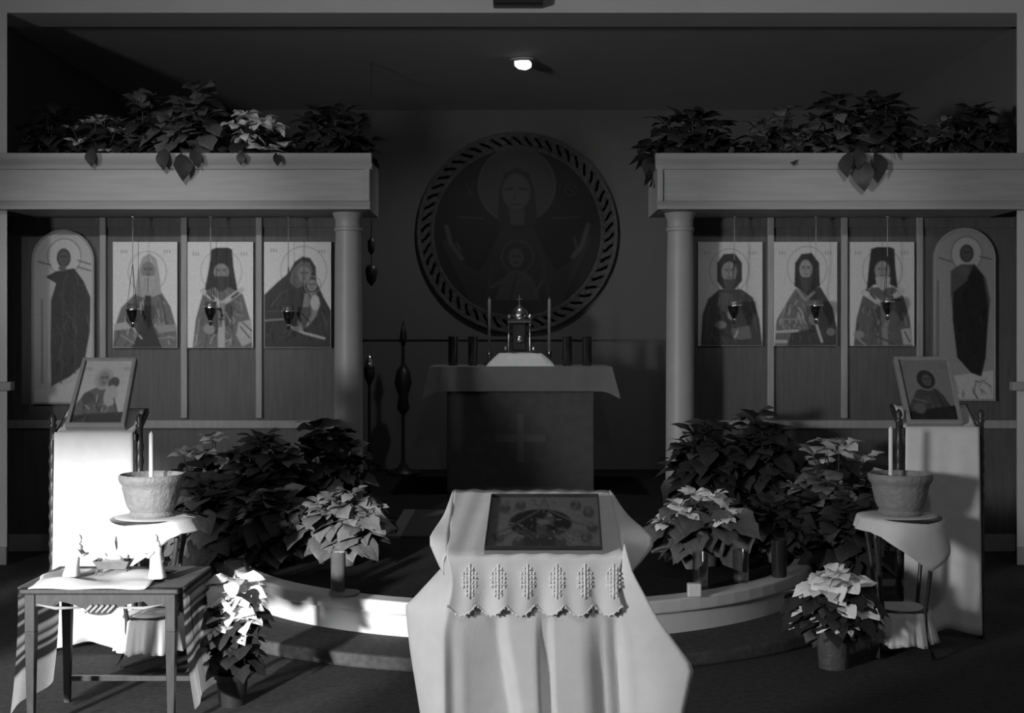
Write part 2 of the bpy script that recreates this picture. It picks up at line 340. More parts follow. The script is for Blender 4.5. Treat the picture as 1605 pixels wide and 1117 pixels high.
ICONS['virgin'] = ((414,379,519,545), .62, [('o',476,424,36,38,1.2,.34),('e',461,398,5,3,.6)] + letters(425,390) + letters(500,392) + [
  ('p',[(414,545),(414,462),(436,441),(452,428),(462,410),(474,402),(486,404),(495,418),(496,440),(507,465),(519,487),(519,545)],.055),
  ('p',[(452,440),(460,420),(472,409),(486,412),(490,425),(482,445),(465,452)],.2)] + face(477,430,10,13,.28) + [('o',490,446,13,13,1,.3)] + face(489,447,8,9,.3) + [
  ('p',[(478,460),(494,457),(502,476),(496,495),(484,510),(470,522),(466,505),(474,482)],.28),('e',494,474,7,12,.45),('l',[(472,490),(486,505)],2,.1),
  ('l',[(416,502),(446,500)],2.5,.28),('l',[(456,512),(478,522),(508,530)],4,.4),('e',466,515,9,4,.3),('l',[(425,480),(440,460),(452,455)],1.5,.14),('l',[(505,490),(512,520)],1.5,.12)])
ICONS['christ'] = ((1094,379,1195,542), .48, [('o',1143,424,31,34,1.2,.30)] + letters(1104,394) + letters(1176,394) + [
  ('p',[(1098,542),(1101,492),(1110,468),(1128,453),(1162,453),(1180,466),(1190,500),(1195,542)],.075),('p',[(1124,440),(1124,412),(1134,398),(1152,397),(1163,412),(1163,440),(1152,453),(1133,453)],.05)] + face(1143,426,12,16,.28) + [
  ('p',[(1134,437),(1153,437),(1150,449),(1143,453),(1136,449)],.12),('p',[(1127,458),(1150,460),(1154,480),(1138,492),(1124,480)],.14),('e',1130,509,9,6,.26),('p',[(1146,515),(1174,510),(1178,530),(1150,534)],.2),
  ('l',[(1112,480),(1106,530)],1.5,.14),('l',[(1174,470),(1186,520)],1.5,.13),('l',[(1128,520),(1160,535)],2,.04),('e',1146,493,6,8,.34)])
ICONS['forerunner'] = ((1213,379,1312,542), .48, [('o',1265,420,31,34,1.2,.30)] + letters(1222,394) + letters(1294,394) + [
  ('p',[(1214,542),(1217,502),(1234,472),(1247,452),(1264,458),(1278,485),(1276,542)],.19),('p',[(1260,452),(1286,450),(1305,482),(1312,515),(1312,542),(1234,542),(1240,522),(1272,515),(1274,480)],.06),
  ('p',[(1245,448),(1246,412),(1256,398),(1272,396),(1284,412),(1285,448),(1265,462)],.045)] + face(1263,422,10,15,.3) + [('p',[(1254,434),(1273,434),(1270,452),(1263,460),(1257,452)],.09),
  ('l',[(1250,455),(1262,470),(1276,458)],4,.28),('l',[(1216,520),(1250,518)],4,.36),('l',[(1216,535),(1232,535)],5,.36),('l',[(1228,500),(1256,500)],2,.28),('l',[(1232,478),(1222,508)],2,.3),('e',1275,500,8,9,.3),('l',[(1280,510),(1288,535)],4,.36),('e',1302,520,7,6,.22)])
ICONS['hierarch'] = ((1332,379,1433,542), .46, [('o',1383,424,31,34,1.2,.29)] + letters(1341,394) + letters(1414,394) + [
  ('p',[(1338,542),(1342,500),(1352,464),(1366,450),(1402,450),(1416,464),(1426,500),(1430,542)],.14),('p',[(1365,390),(1374,387),(1395,387),(1402,390),(1403,415),(1407,452),(1396,446),(1370,446),(1358,456),(1362,415)],.03)] + face(1383,424,12,15,.28) + [
  ('p',[(1372,434),(1396,434),(1394,448),(1384,456),(1374,448)],.34),('l',[(1354,458),(1384,478),(1414,456)],9,.36),('l',[(1384,478),(1388,542)],9,.26),('l',[(1358,454),(1372,468)],3,.06),('l',[(1396,470),(1410,470)],5,.05),
  ('e',1358,460,5,4,.42),('e',1410,459,5,4,.36),('l',[(1366,484),(1374,512)],4,.09),('p',[(1412,516),(1426,514),(1430,540),(1416,540)],.34),('l',[(1418,520),(1426,536)],2,.08),('e',1346,524,8,6,.27),('l',[(1370,525),(1400,538)],3,.1),('l',[(1344,530),(1356,540)],3,.28)])
arch_rect_l, arch_rect_r = (50,360,148,633), (1463,357,1560,628)
ICONS['arch_left'] = (arch_rect_l, .40, [('e',101,402,26,28,.46),('o',101,402,26,28,1.2,.2),('l',[(60,410),(80,415)],2,.16),('l',[(122,408),(142,414)],2,.16),('l',[(122,418),(142,424)],2,.16),
  ('p',[(50,612),(90,606),(148,590),(148,633),(50,633)],.46),('p',[(88,425),(116,420),(131,440),(142,466),(141,520),(132,570),(110,590),(80,606),(79,545),(80,470),(88,444),(72,434),(82,428)],.06),
  ('l',[(100,440),(96,600)],2,.09),('l',[(118,450),(118,585)],2,.09),('e',100,404,11,15,.07)] + face(100,404,8,11,.15,.05) + [('e',98,420,6,5,.16),('l',[(66,470),(66,600)],3,.27)])
ICONS['arch_right'] = (arch_rect_r, .30, [('e',1515,398,24,27,.36),('o',1515,398,24,27,1.2,.14),('l',[(1472,404),(1492,410)],2,.12),('l',[(1536,402),(1554,406)],2,.12),
  ('p',[(1463,596),(1500,588),(1560,580),(1560,628),(1463,628)],.42),('p',[(1490,424),(1506,414),(1528,414),(1545,435),(1552,470),(1544,560),(1520,560),(1494,500),(1490,460)],.12),
  ('p',[(1526,414),(1541,432),(1549,480),(1545,560),(1538,590),(1522,584),(1500,560),(1493,500),(1494,458),(1515,440)],.022),('e',1515,397,11,14,.05)] + face(1515,397,8,11,.13,.05) + [('e',1510,425,8,7,.15),('l',[(1470,440),(1470,600)],3,.2)])
ICONS['stand_left'] = ((105,568,195,672), .46, [('p',[(105,672),(112,640),(122,622),(140,612),(160,618),(176,640),(190,672)],.22),('p',[(105,672),(110,655),(190,650),(195,672)],.1),('e',148,600,15,17,.36)] + face(148,600,9,12,.3) + [('e',165,606,9,9,.17),('e',164,626,11,16,.38),('e',128,630,9,10,.15),('l',[(135,625),(150,650)],2,.12),('l',[(170,630),(180,655)],2,.14)] + letters(115,582) + letters(178,582))
ICONS['stand_right'] = ((1420,566,1505,668), .26, [('p',[(1420,668),(1430,640),(1444,618),(1470,610),(1484,625),(1505,668)],.09),('e',1462,600,17,18,.27),('e',1462,601,14,15,.05)] + face(1463,602,7,9,.16,.05) + [('p',[(1420,668),(1428,650),(1505,640),(1505,668)],.03),('l',[(1436,630),(1458,636)],2.5,.22),('e',1444,645,9,8,.18),('l',[(1474,620),(1484,650)],2,.04)] + letters(1428,580) + letters(1488,580))
nat = [('e',848,828,50,22,.02),('p',[(800,868),(830,845),(870,848),(900,868)],.05),('l',[(853,787),(845,808),(800,835),(770,850)],2.5,.12),('l',[(853,787),(862,808),(905,828),(940,835)],2.5,.12)]
for (x, y) in ((790,805),(815,800),(905,800),(925,812),(785,850),(815,858),(850,835),(880,856),(920,850),(930,835),(862,822)):
    nat += [('e',x,y,9,8,.085),('e',x,y-6,4,4,.15),('l',[(x-6,y+6),(x+7,y+9)],2,.13)]
nat += [('l',[(770+8*i, 842+8*math.sin(i*.8)), (790+8*i, 846+7*math.cos(i))],1.6,.11) for i in range(18)] + [('l',[(853,785),(853,812)],2,.14),('e',853,826,11,4,.19)]
for _ in range(90):
    a, x_, y_ = rng.uniform(0, PI), rng.uniform(770, 938), rng.uniform(790, 866); l_ = rng.uniform(3, 9)
    nat.append(('l', [(x_, y_), (x_+l_*math.cos(a), y_+l_*.5*math.sin(a))], 1.6, rng.uniform(.05, .26)))
ICONS['nativity'] = ((765,785,943,868), .20, nat)

def folds(shapes):       # brushed garment folds inside the larger painted areas
    out = []
    for s_ in shapes:
        out.append(s_)
        if s_[0] != 'p': continue
        xs_, ys_ = [p[0] for p in s_[1]], [p[1] for p in s_[1]]; x0, x1, y0, y1 = min(xs_), max(xs_), min(ys_), max(ys_)
        if (x1-x0)*(y1-y0) < 700: continue
        cx_ = (x0+x1)/2
        for _ in range(int((x1-x0)*(y1-y0)/110)):
            x_, y_ = rng.uniform(x0, x1), rng.uniform(y0, y1); l_ = rng.uniform(6, 20); a = PI/2 + (x_-cx_)/(x1-x0)*-.9 + rng.normal(0, .45)
            q = (x_+l_*math.cos(a), y_+l_*math.sin(a)); P2 = np.array([[x_, q[0]]]), np.array([[y_, q[1]]])
            if (sd_poly(P2[0], P2[1], s_[1]) > -1.5).any(): continue
            up_ = rng.random() < .5; v = s_[2]*(rng.uniform(1.25, 2.1) if up_ else rng.uniform(.3, .7))
            out.append(('l', [(x_, y_), ((x_+q[0])/2+rng.normal(0, 1), (y_+q[1])/2), q], rng.uniform(.9, 2.2), min(v, .45)))
    return out
for k_ in list(ICONS):
    if k_ != 'nativity': ICONS[k_] = (ICONS[k_][0], ICONS[k_][1], folds(ICONS[k_][2]))
def flat_icon(name, key, rect, d, label, group=None, arch=False, depth=.03, frame='board', step=1.5):
    x0, y0, x1, y1 = rect; A, B = W(x0, y1, d), W(x1, y0, d); src = ICONS[key]
    root = thing(name, label, 'icon', ((A.x+B.x)/2, d, A.z), group)
    if arch:
        R = (B.x-A.x)/2; zc = B.z-R; cxm = (A.x+B.x)/2
        prof = [(A.x, A.z), (B.x, A.z)] + [(cxm+R*math.cos(PI*k/24), zc+R*math.sin(PI*k/24)) for k in range(25)]
        obj('board', MB().prism(prof, 'y', d, d+depth), frame, root, bevel=.003)
        ins = .012; mask = lambda px, py: (WZ(py, d) < zc) or math.hypot(WX(px, d)-cxm, WZ(py, d)-zc) < R-ins
        if True:
            rim = MB(); o = prof; i_ = [(A.x+ins, A.z+ins), (B.x-ins, A.z+ins)] + [(cxm+(R-ins)*math.cos(PI*k/24), zc+(R-ins)*math.sin(PI*k/24)) for k in range(25)]
            n = len(o); rim.add([(x, d-.006, z) for x, z in o] + [(x, d-.006, z) for x, z in i_] + [(x, d, z) for x, z in o] + [(x, d, z) for x, z in i_],
                [f for k in range(n) for f in ((k, (k+1) % n, n+(k+1) % n, n+k), (k, 2*n+k, 2*n+(k+1) % n, (k+1) % n), (n+k, n+(k+1) % n, 3*n+(k+1) % n, 3*n+k))])
            obj('rim', rim, 'batten', root)
    else:
        obj('board', MB().box(A.x, B.x, d, d+depth, A.z, B.z), frame, root, bevel=.003); mask = None
    place = lambda u, v: (A.x + (B.x-A.x)*u, d-.0015, B.z + (A.z-B.z)*v)
    obj('picture', picture_mb(src[0], src[1], src[2], place, step, mask), 'pic', root)
    return root
def leaning_icon(name, key, bl, br, tl, tr, label, frame='gold', thick=.02, fw=.016, lift=0.0, step=1.5):
    bl, br, tl, tr = map(Vector, (bl, br, tl, tr)); src = ICONS[key]
    n = (br-bl).cross(tl-bl).normalized()          # faces the viewer
    if n.y > 0: n = -n
    root = thing(name, label, 'icon', (bl+br)/2)
    Q = lambda u, v, h: (tl*(1-u)+tr*u)*(1-v) + (bl*(1-u)+br*u)*v + n*h
    wd_, ht = (br-bl).length, (tl-bl).length; a, b = fw/wd_, fw/ht
    obj('board', MB().add([Q(0,0,0),Q(1,0,0),Q(1,1,0),Q(0,1,0),Q(0,0,thick),Q(1,0,thick),Q(1,1,thick),Q(0,1,thick)], [(0,1,2,3),(7,6,5,4),(0,4,5,1),(1,5,6,2),(2,6,7,3),(3,7,4,0)]), 'board', root)
    fr = MB()
    for (u0,v0,u1,v1) in ((0,0,1,b),(0,1-b,1,1),(0,b,a,1-b),(1-a,b,1,1-b)):
        h0, h1 = thick-.002, thick+.010
        fr.add([Q(u0,v0,h0),Q(u1,v0,h0),Q(u1,v1,h0),Q(u0,v1,h0),Q(u0,v0,h1),Q(u1,v0,h1),Q(u1,v1,h1),Q(u0,v1,h1)], [(0,1,2,3),(7,6,5,4),(0,4,5,1),(1,5,6,2),(2,6,7,3),(3,7,4,0)])
    obj('frame', fr, frame, root, bevel=.002)
    obj('picture', picture_mb(src[0], src[1], src[2], lambda u, v: Q(u, v, thick+.001), step), 'pic', root)
    return root

# ------------------------------------------------------------------ icon screen, left and right
DP = 7.50                                  # panel plane
def column_parts(root, cx, cy):
    r = .077; zt = WZ(334, cy)
    c = obj('column', MB().lathe([(r*1.08, ZP+.11), (r*1.06, ZP+.3), (r*1.0, zt-.5), (r*.93, zt-.10)], (cx, cy, 0), 32), 'column', root, sharp=40)
    obj('base', MB().lathe([(.115, ZP), (.115, ZP+.045), (.10, ZP+.055), (.107, ZP+.075), (.10, ZP+.095), (r*1.05, ZP+.112)], (cx, cy, 0), 32), 'column', c, sharp=40)
    obj('capital', MB().lathe([(r*.92, zt-.105), (r*1.03, zt-.10), (r*1.03, zt-.085), (r*.95, zt-.08), (r*.95, zt-.04), (r*1.08, zt-.02), (r*1.15, zt)], (cx, cy, 0), 32), 'column', c, sharp=40)
    obj('abacus', MB().box(cx-.115, cx+.115, cy-.115, cy+.115, zt, 1.957), 'beam', c, bevel=.004)
def screen(side, xin, xend, colx, stiles, label):
    s = -1 if side == 'left' else 1
    root = thing('icon_screen', label, 'icon screen', ((xin+s*XO)/2, DP, 0))
    out = s*(XS-.003)
    zt, zr = 1.96, WZ(663, DP)
    edges = sorted([out] + [WX(p, DP) for p in stiles] + [xin])
    for a, b in zip(edges, edges[1:]):
        obj('panel', MB().box(a+.0, b-.0, DP, DP+.03, zr, zt), 'panel', root)
        obj('dado_panel', MB().box(a+.0, b-.0, DP+.004, DP+.03, .1, zr-.03), 'panel', root)
    for p in stiles:
        x = WX(p, DP); obj('batten', MB().box(x-.019, x+.019, DP-.028, DP, zr+.03, zt), 'batten', root, bevel=.005)
    obj('rail', MB().box(min(xin, out), max(xin, out), DP-.03, DP+.03, zr-.03, zr+.02), 'batten', root, bevel=.006)
    obj('top_rail', MB().box(min(xin, out), max(xin, out), DP-.012, DP, zt-.06, zt), 'panel', root)
    x0, x1 = sorted((s*(PR+.31)+PC[0], out)); obj('baseboard', MB().box(x0, x1, DP-.016, DP+.03, 0, .1), 'trim', root, bevel=.004)
    column_parts(root, colx, 7.2)
    # trough shaped beam that holds the plants
    y0, y1, zb, ztop = 6.97, 7.49, 1.957, 2.258
    xo = s*2.87; a, b = sorted((xend, xo))
    bm = obj('beam', MB().box(a, b, y0, y0+.03, zb, ztop-.02), 'beam', root)
    obj('bottom_board', MB().box(a, b, y0+.03, y0+.075, zb, zb+.03).box(max(a, -XO), min(b, XO), y0+.07, y1, zb, zb+.03), 'beam', bm)
    obj('back_board', MB().box(max(a, -XO), min(b, XO), y1-.03, y1, zb+.03, ztop-.04), 'beam', bm)
    e = xend; obj('end_board', MB().box(min(e, e+s*.03), max(e, e+s*.03), y0+.03, y1-.03, zb+.03, ztop-.02), 'beam', bm)
    # mouldings: cap, upper bead, lower bead and the end strip
    sec = lambda pts: [(y0-o, z) for o, z in pts]
    g = .018
    obj('cornice', MB().prism(sec([(-.03, ztop-.02), (.004, ztop-.088), (.012, ztop-.085), (.016, ztop-.072), (.012, ztop-.062), (.020, ztop-.05), (.034, ztop-.03), (.036, ztop-.002), (.03, ztop), (-.035, ztop), (-.035, ztop-.02)]), 'x', min(e-s*g, xo), max(e-s*g, xo)), 'beam', bm, sharp=35)
    obj('lower_moulding', MB().prism(sec([(0, zb-.004), (.020, zb-.004), (.024, zb+.012), (.014, zb+.03), (.008, zb+.04), (0, zb+.046)]), 'x', min(e-s*.01, xo), max(e-s*.01, xo)), 'beam', bm, sharp=35)
    obj('end_moulding', MB().box(min(e-s*.008, e+s*.024), max(e-s*.008, e+s*.024), y0-.014, y0, zb+.04, ztop-.08), 'beam', bm, bevel=.004)
    return root
CLX, CRX = WX(546, 7.2), WX(1066, 7.2)
screen('left', CLX+.02, WX(577, 6.95), CLX, (163, 290, 407), 'wooden icon screen left of the opening, with a column and a plant-filled beam')
screen('right', CRX-.02, WX(1033, 6.95), CRX, (1207, 1322, 1440), 'wooden icon screen right of the opening, with a column and a plant-filled beam')
D = DP-.034
flat_icon('icon', 'elder', (177,379,278,545), D, 'panel icon of a white-bearded elder in a pale hood', 'rectangular icons on the screen')
flat_icon('icon', 'bishop', (294,379,397,545), D, 'panel icon of a dark-bearded bishop in a tall black hat, pale crossed stole', 'rectangular icons on the screen')
flat_icon('icon', 'virgin', (414,379,519,545), D, 'panel icon of a dark-robed mother pressing her cheek to a child', 'rectangular icons on the screen')
flat_icon('icon', 'christ', (1094,379,1195,542), D, 'panel icon of a long-haired man holding a book, nearest the right column', 'rectangular icons on the screen')
flat_icon('icon', 'forerunner', (1213,379,1312,542), D, 'panel icon of a bearded man with wild hair and a half-bare pale garment', 'rectangular icons on the screen')
flat_icon('icon', 'hierarch', (1332,379,1433,542), D, 'panel icon of a white-bearded bishop in a black hat, beside the right arched icon', 'rectangular icons on the screen')
flat_icon('arched_icon', 'arch_left', arch_rect_l, D, 'tall arched icon of a dark-robed standing figure on the left end', 'arched icons on the screen', arch=True)
flat_icon('arched_icon', 'arch_right', arch_rect_r, D, 'tall arched icon of a figure in a black mantle on the right end', 'arched icons on the screen', arch=True)

# hanging oil lamps before the six icons
def oil_lamp(px, py, label):
    y = 7.30; x = WX(px, y); zc = WZ(py, y)
    t = thing('oil_lamp', label, 'lamp', (x, y, zc-.08), 'hanging oil lamps before the icons')
    obj('chain', MB().tube([(x, y, zc+.28), (x, y, 1.945)], .0022, 5), 'trim', t); obj('hook', MB().ball((x, y, 1.946), .010, 10), 'silver', t, smooth=True); obj('collar', MB().lathe([(.030, .012), (.040, .016), (.042, .022), (.036, .026)], (x, y, zc), 20).ball((x, y, zc-.06), .012, 10), 'silver', t, smooth=True)
    for k in range(3):
        a = PI/2 + 2*PI*k/3; obj('chain', MB().tube([(x+.034*math.cos(a), y+.034*math.sin(a), zc+.02), (x, y, zc+.28)], .0015, 4), 'brass', t)
    obj('holder', MB().lathe([(.004, -.085), (.012, -.075), (.006, -.06), (.018, -.045), (.034, -.01), (.037, .012), (.041, .016), (.037, .02), (.030, .012), (.024, -.02)], (x, y, zc), 20), 'brass', t, smooth=True)
    obj('glass_cup', MB().lathe([(.012, -.02), (.026, .0), (.031, .03), (.034, .052), (.031, .052), (.028, .03)], (x, y, zc), 20), 'greyjar', t, smooth=True)
for px, py, lb in ((208, 490, 'oil lamp hanging before the icon of the hooded elder'), (330, 487, 'oil lamp hanging before the left black-hatted bishop'), (452, 493, 'oil lamp hanging before the mother and child icon'),
                   (1151, 484, 'oil lamp hanging before the icon nearest the right column'), (1279, 484, 'oil lamp hanging before the wild-haired man icon'), (1391, 478, 'oil lamp hanging before the right black-hatted bishop')):
    oil_lamp(px, py, lb)

# ------------------------------------------------------------------ medallion on the sanctuary back wall
md = YB-.06; mc = W(811, 364, md); mr = 158*md/F; mi = 131*md/F
med = thing('medallion', 'large round icon of a veiled woman with raised hands, on the back wall', 'icon', (mc.x, YB, mc.z-mr))
obj('disc', MB().prism([(mc.x+mr*.98*math.cos(2*PI*k/72), mc.z+mr*.98*math.sin(2*PI*k/72)) for k in range(72)], 'y', md+.012, YB-.012), 'blackm', med)
N, K = 288, 13; rv = []; cc = []
for j in range(K):
    q = j/(K-1); r = mi + (mr-mi)*q; lip = math.exp(-((q-.06)/.06)**2) + math.exp(-((q-.94)/.06)**2)
    for k in range(N):
        a = 2*PI*k/N; braid = math.cos(a*54 + 2.2*math.sin(q*PI*2))*math.sin(PI*q)
        rv.append((mc.x+r*math.cos(a), md+.012 - .006*lip - .003*max(0, braid), mc.z+r*math.sin(a))); cc.append(.045 + .012*lip + .010*max(0, braid) + rng.normal(0, .012))
rb = MB(); rb.add(rv, [(j*N+k, (j+1)*N+k, (j+1)*N+(k+1) % N, j*N+(k+1) % N) for j in range(K-1) for k in range(N)]); rb.c = np.clip(cc, .01, 1)
obj('ring', rb, 'ring', med, smooth=True, label='carved interlaced border')
ms = [('e',810,290,60,59,.095),('o',810,290,60,59,2,.15),('p',[(692,380),(704,372),(716,392),(728,412),(750,425),(768,400),(788,352),(810,346),(834,352),(856,400),(872,424),(892,412),(905,390),(918,362),(926,375),(912,410),(892,450),(870,500),(750,500),(728,450)],.045),
      ('p',[(780,350),(782,300),(790,272),(810,262),(830,272),(838,300),(842,350),(812,362)],.035)] + [('e',809,300,22,29,.12),('l',[(793,296),(804,295)],2.5,.03),('l',[(814,295),(826,296)],2.5,.03),('l',[(809,298),(806,312)],1.5,.07),('l',[(800,320),(818,320)],2,.05),
      ('p',[(798,328),(822,328),(822,352),(800,352)],.1),('l',[(700,355),(706,380),(724,405)],7,.12),('l',[(716,380),(722,392)],3,.1),('l',[(922,352),(912,385),(898,402)],7,.12),('l',[(900,372),(904,388)],3,.1),('l',[(718,340),(756,342)],2,.09),('l',[(866,342),(908,340)],2,.08),
      ('l',[(730,290),(740,306)],2,.07),('l',[(742,288),(732,306)],2,.07),('l',[(888,290),(902,304)],2,.07),('o',895,297,9,9,2,.07),
      ('o',811,402,25,25,2.5,.1)] + face(809,404,12,15,.12,.03) + [('p',[(786,440),(800,424),(822,424),(838,440),(846,470),(776,470)],.1),('l',[(810,428),(800,470)],2,.04),('l',[(770,450),(790,438)],5,.11),('l',[(850,440),(838,462)],5,.11),('l',[(770,420),(762,480)],2,.08),('l',[(850,410),(862,470)],2,.08)]
pl = lambda u, v: (mc.x + (u-.5)*2*mi, md+.010, mc.z + (.5-v)*2*mi)
mm = picture_mb((811-131, 364-131, 811+131, 364+131), .02, ms, pl, 1.6, lambda px, py: math.hypot(px-811, py-364) < 131, soft=1.2)
obj('picture', mm, 'pic', med)

# ceiling eyeball lamp of the sanctuary
lp = Vector((WX(820, 8.43), 8.43, ZC))
el = thing('ceiling_lamp', 'round lit eyeball lamp in the dark sanctuary ceiling', 'lamp', lp)
obj('collar', MB().lathe([(.085, -.008), (.085, 0.0), (.06, 0.0), (.06, -.012)], lp, 28), 'ceil', el)
dn = Vector((-.12, -.44, -.90)).normalized(); ce = lp + Vector((0, 0, -.012)) 
rot = dn.to_track_quat('Z', 'Y').to_matrix()
bm = MB().lathe([(.02, -.06), (.055, -.035), (.064, .0), (.064, .022), (.058, .022), (.057, .012)], (0, 0, 0), 28); bm.v = [tuple(ce + rot @ Vector(v)) for v in bm.v]
obj('eyeball', bm, 'ceil', el, smooth=True)
bm = MB().lathe([(.0001, .016), (.056, .012), (.056, .010)], (0, 0, 0), 28); bm.v = [tuple(ce + rot @ Vector(v)) for v in bm.v]
obj('lens', bm, 'bulb', el)
lamp('eyeball_light', 'SPOT', ce + dn*.05, ce + Vector((0, .25, -1)), 36.0, spot_size=2.7, spot_blend=.6, shadow_soft_size=.05)

# ------------------------------------------------------------------ altar
AX, AY0, AY1 = WX(816, 8.6), 8.6, 9.35
ZA = WZ(575, 8.6); hw = 142*8.6/F
al = thing('altar', 'altar table with a pale cloth over a dark frontal, in the dim sanctuary', 'altar', (AX, 9.0, ZP))
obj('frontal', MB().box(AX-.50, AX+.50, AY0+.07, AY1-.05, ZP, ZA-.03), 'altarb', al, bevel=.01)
obj('mensa', MB().box(AX-hw+.01, AX+hw-.01, AY0+.01, AY1-.01, ZA-.03, ZA-.004), 'dark', al)
P = []
per = [(AX-hw, AY1), (AX-hw, AY0), (AX+hw, AY0), (AX+hw, AY1)]
ringp = []
for (a, b), n in zip(zip(per, per[1:]), (12, 40, 12)):
    for k in range(n): ringp.append((a[0]+(b[0]-a[0])*k/n, a[1]+(b[1]-a[1])*k/n))
ringp.append(per[-1])
for j in range(9):
    row = []
    for (x, y) in ringp:
        fr = abs(y-AY0) < 1e-6; ed = min(1, abs(x-AX)/hw); c = max(0, ed-.94)/.06 if fr else max(0, 1-(y-AY0)/.2)
        L = .165 + .05*c; q = j/8; o = .005+.02*q + (.03*q*c)
        wv = .008*q*math.sin(x*30+y*25)
        nx_, ny_ = (x-AX)/hw if not fr else (math.copysign(c, x-AX)), -1 if fr else 0
        row.append((x + nx_*(o+wv), y + ny_*(o+wv), ZA + .002 - L*q))
    P.append(row)
mb = MB().grid(P); mb.add([(AX-hw-.005, AY0-.005, ZA+.002), (AX+hw+.005, AY0-.005, ZA+.002), (AX+hw+.005, AY1, ZA+.002), (AX-hw-.005, AY1, ZA+.002)], [(0, 1, 2, 3)])
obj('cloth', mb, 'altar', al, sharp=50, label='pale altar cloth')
zc_ = WZ(688, 8.66); y_ = AY0+.062
obj('cross', MB().box(AX-.025, AX+.025, y_, y_+.02, zc_-.16, zc_+.17).box(AX-.17, AX-.025, y_, y_+.02, zc_-.02, zc_+.03).box(AX+.025, AX+.17, y_, y_+.02, zc_-.02, zc_+.03), 'cross', al, bevel=.003, label='faint appliqued cross')
gb = thing('gospel_cover', 'pale cloth covering a flat bundle at the front of the altar top', 'cloth', (AX, 8.78, ZA+.002))
gm = []
for j in range(13):
    row = []
    for i in range(33):
        u, v = i/32*2-1, j/12*2-1
        h = .085*min(1, max(0, (1-abs(u))*2.6))**.8*min(1, max(0, (1-abs(v))*2.2))**.8
        row.append((AX+u*.235, 8.80+v*.14, ZA+.0035+h+.004*math.sin(9*u+3*v)*(h > .01)))
    gm.append(row)
obj('cloth', MB().grid(gm), 'linen', gb, smooth=True)
def altar_glass(px, label):
    p = W(px, 573, 8.95); t = thing('candle_glass', label, 'candle', (p.x, p.y, ZA+.002), 'dark candle glasses on the altar')
    obj('glass', MB().lathe([(.032, 0), (.034, .01), (.034, .195), (.037, .205), (.031, .205), (.029, .05)], (p.x, p.y, ZA+.002), 20), 'jar', t, sharp=40)
    obj('candle', MB().lathe([(.026, .055), (.026, .16), (.004, .162), (.003, .175)], (p.x, p.y, ZA+.002), 12), 'pot', t, smooth=True)
for px, lb in ((710, 'dark candle glass at the far left of the altar'), (741, 'dark candle glass second from the left on the altar'), (889, 'dark candle glass second from the right on the altar'), (920, 'dark candle glass at the far right of the altar')): altar_glass(px, lb)
for px, lb in ((767, 'slim taper in a candlestick left of the tabernacle'), (861, 'slim taper in a candlestick right of the tabernacle')):
    x = WX(px, 9.1); t = thing('candlestick', lb, 'candle', (x, 9.1, ZA+.002), 'slim tapers on the altar')
    obj('holder', MB().lathe([(.04, 0), (.04, .008), (.012, .02), (.008, .05), (.018, .06), (.008, .07), (.022, .095), (.02, .10)], (x, 9.1, ZA+.002), 16), 'brass', t, smooth=True)
    obj('taper', MB().lathe([(.011, .1), (.010, .47), (.002, .475), (.0015, .49)], (x, 9.1, ZA+.002), 10), 'board', t, smooth=True)
tx, ty, tz = WX(814, 9.12), 9.12, ZA+.002
tb = thing('tabernacle', 'dark domed metal tabernacle with shining knobs on the altar', 'tabernacle', (tx, ty, tz))
obj('base', MB().box(tx-.11, tx+.11, ty-.09, ty+.09, tz, tz+.03).box(tx-.095, tx+.095, ty-.075, ty+.075, tz+.03, tz+.10), 'brass', tb, bevel=.005)
for sx in (-1, 1):
    for sy in (-1, 1):
        obj('pillar', MB().lathe([(.010, .10), (.008, .11), (.008, .28), (.012, .30)], (tx+sx*.075, ty+sy*.06, tz), 10), 'brass', tb, smooth=True)
    obj('knob', MB().ball((tx+sx*.10, ty-.075, tz+.118), .017, 12), 'silver', tb, smooth=True)
    obj('knob', MB().ball((tx+sx*.075, ty-.06, tz+.345), .017, 12), 'silver', tb, smooth=True)
obj('cell', MB().box(tx-.05, tx+.05, ty-.04, ty+.04, tz+.10, tz+.30), 'blackm', tb, bevel=.01)
obj('lamp_ball', MB().ball((tx, ty-.07, tz+.185), .030, 16), 'silver', tb, smooth=True)
obj('canopy', MB().box(tx-.09, tx+.09, ty-.075, ty+.075, tz+.30, tz+.328), 'brass', tb, bevel=.008)
obj('dome', MB().lathe([(.062, .328), (.066, .35), (.060, .385), (.040, .41), (.012, .425), (.006, .44)], (tx, ty, tz), 24), 'silver', tb, smooth=True)
obj('cross', MB().box(tx-.004, tx+.004, ty-.004, ty+.004, tz+.43, tz+.50).box(tx-.02, tx+.02, ty-.003, ty+.003, tz+.467, tz+.475), 'brass', tb)

# processional stand and hanging lamp left of the altar
ps = W(632, 730, 9.9); x, y = ps.x, ps.y
t = thing('processional_stand', 'dark tall stand with a pointed top left of the altar', 'stand', (x, y, ZP))
obj('foot', MB().lathe([(.13, 0), (.13, .02), (.05, .05), (.02, .09)], (x, y, ZP), 20), 'blackm', t, smooth=True)
obj('pole', MB().tube([(x, y, ZP+.08), (x, y, WZ(540, y))], .013, 10), 'blackm', t)
obj('fan', MB().lathe([(.012, WZ(650, y)), (.05, WZ(640, y)), (.035, WZ(620, y)), (.07, WZ(600, y)), (.05, WZ(580, y)), (.015, WZ(570, y))], (x, y, 0), 16), 'blackm', t, smooth=True)
obj('finial', MB().lathe([(.013, WZ(542, y)), (.03, WZ(530, y)), (.02, WZ(518, y)), (.004, WZ(503, y))], (x, y, 0), 12), 'blackm', t, smooth=True)
y = 8.5; x = WX(582, y)
t = thing('hanging_lamp', 'dark two-tier lamp hanging on a chain beside the left column', 'lamp', (x, y, WZ(448, y)))
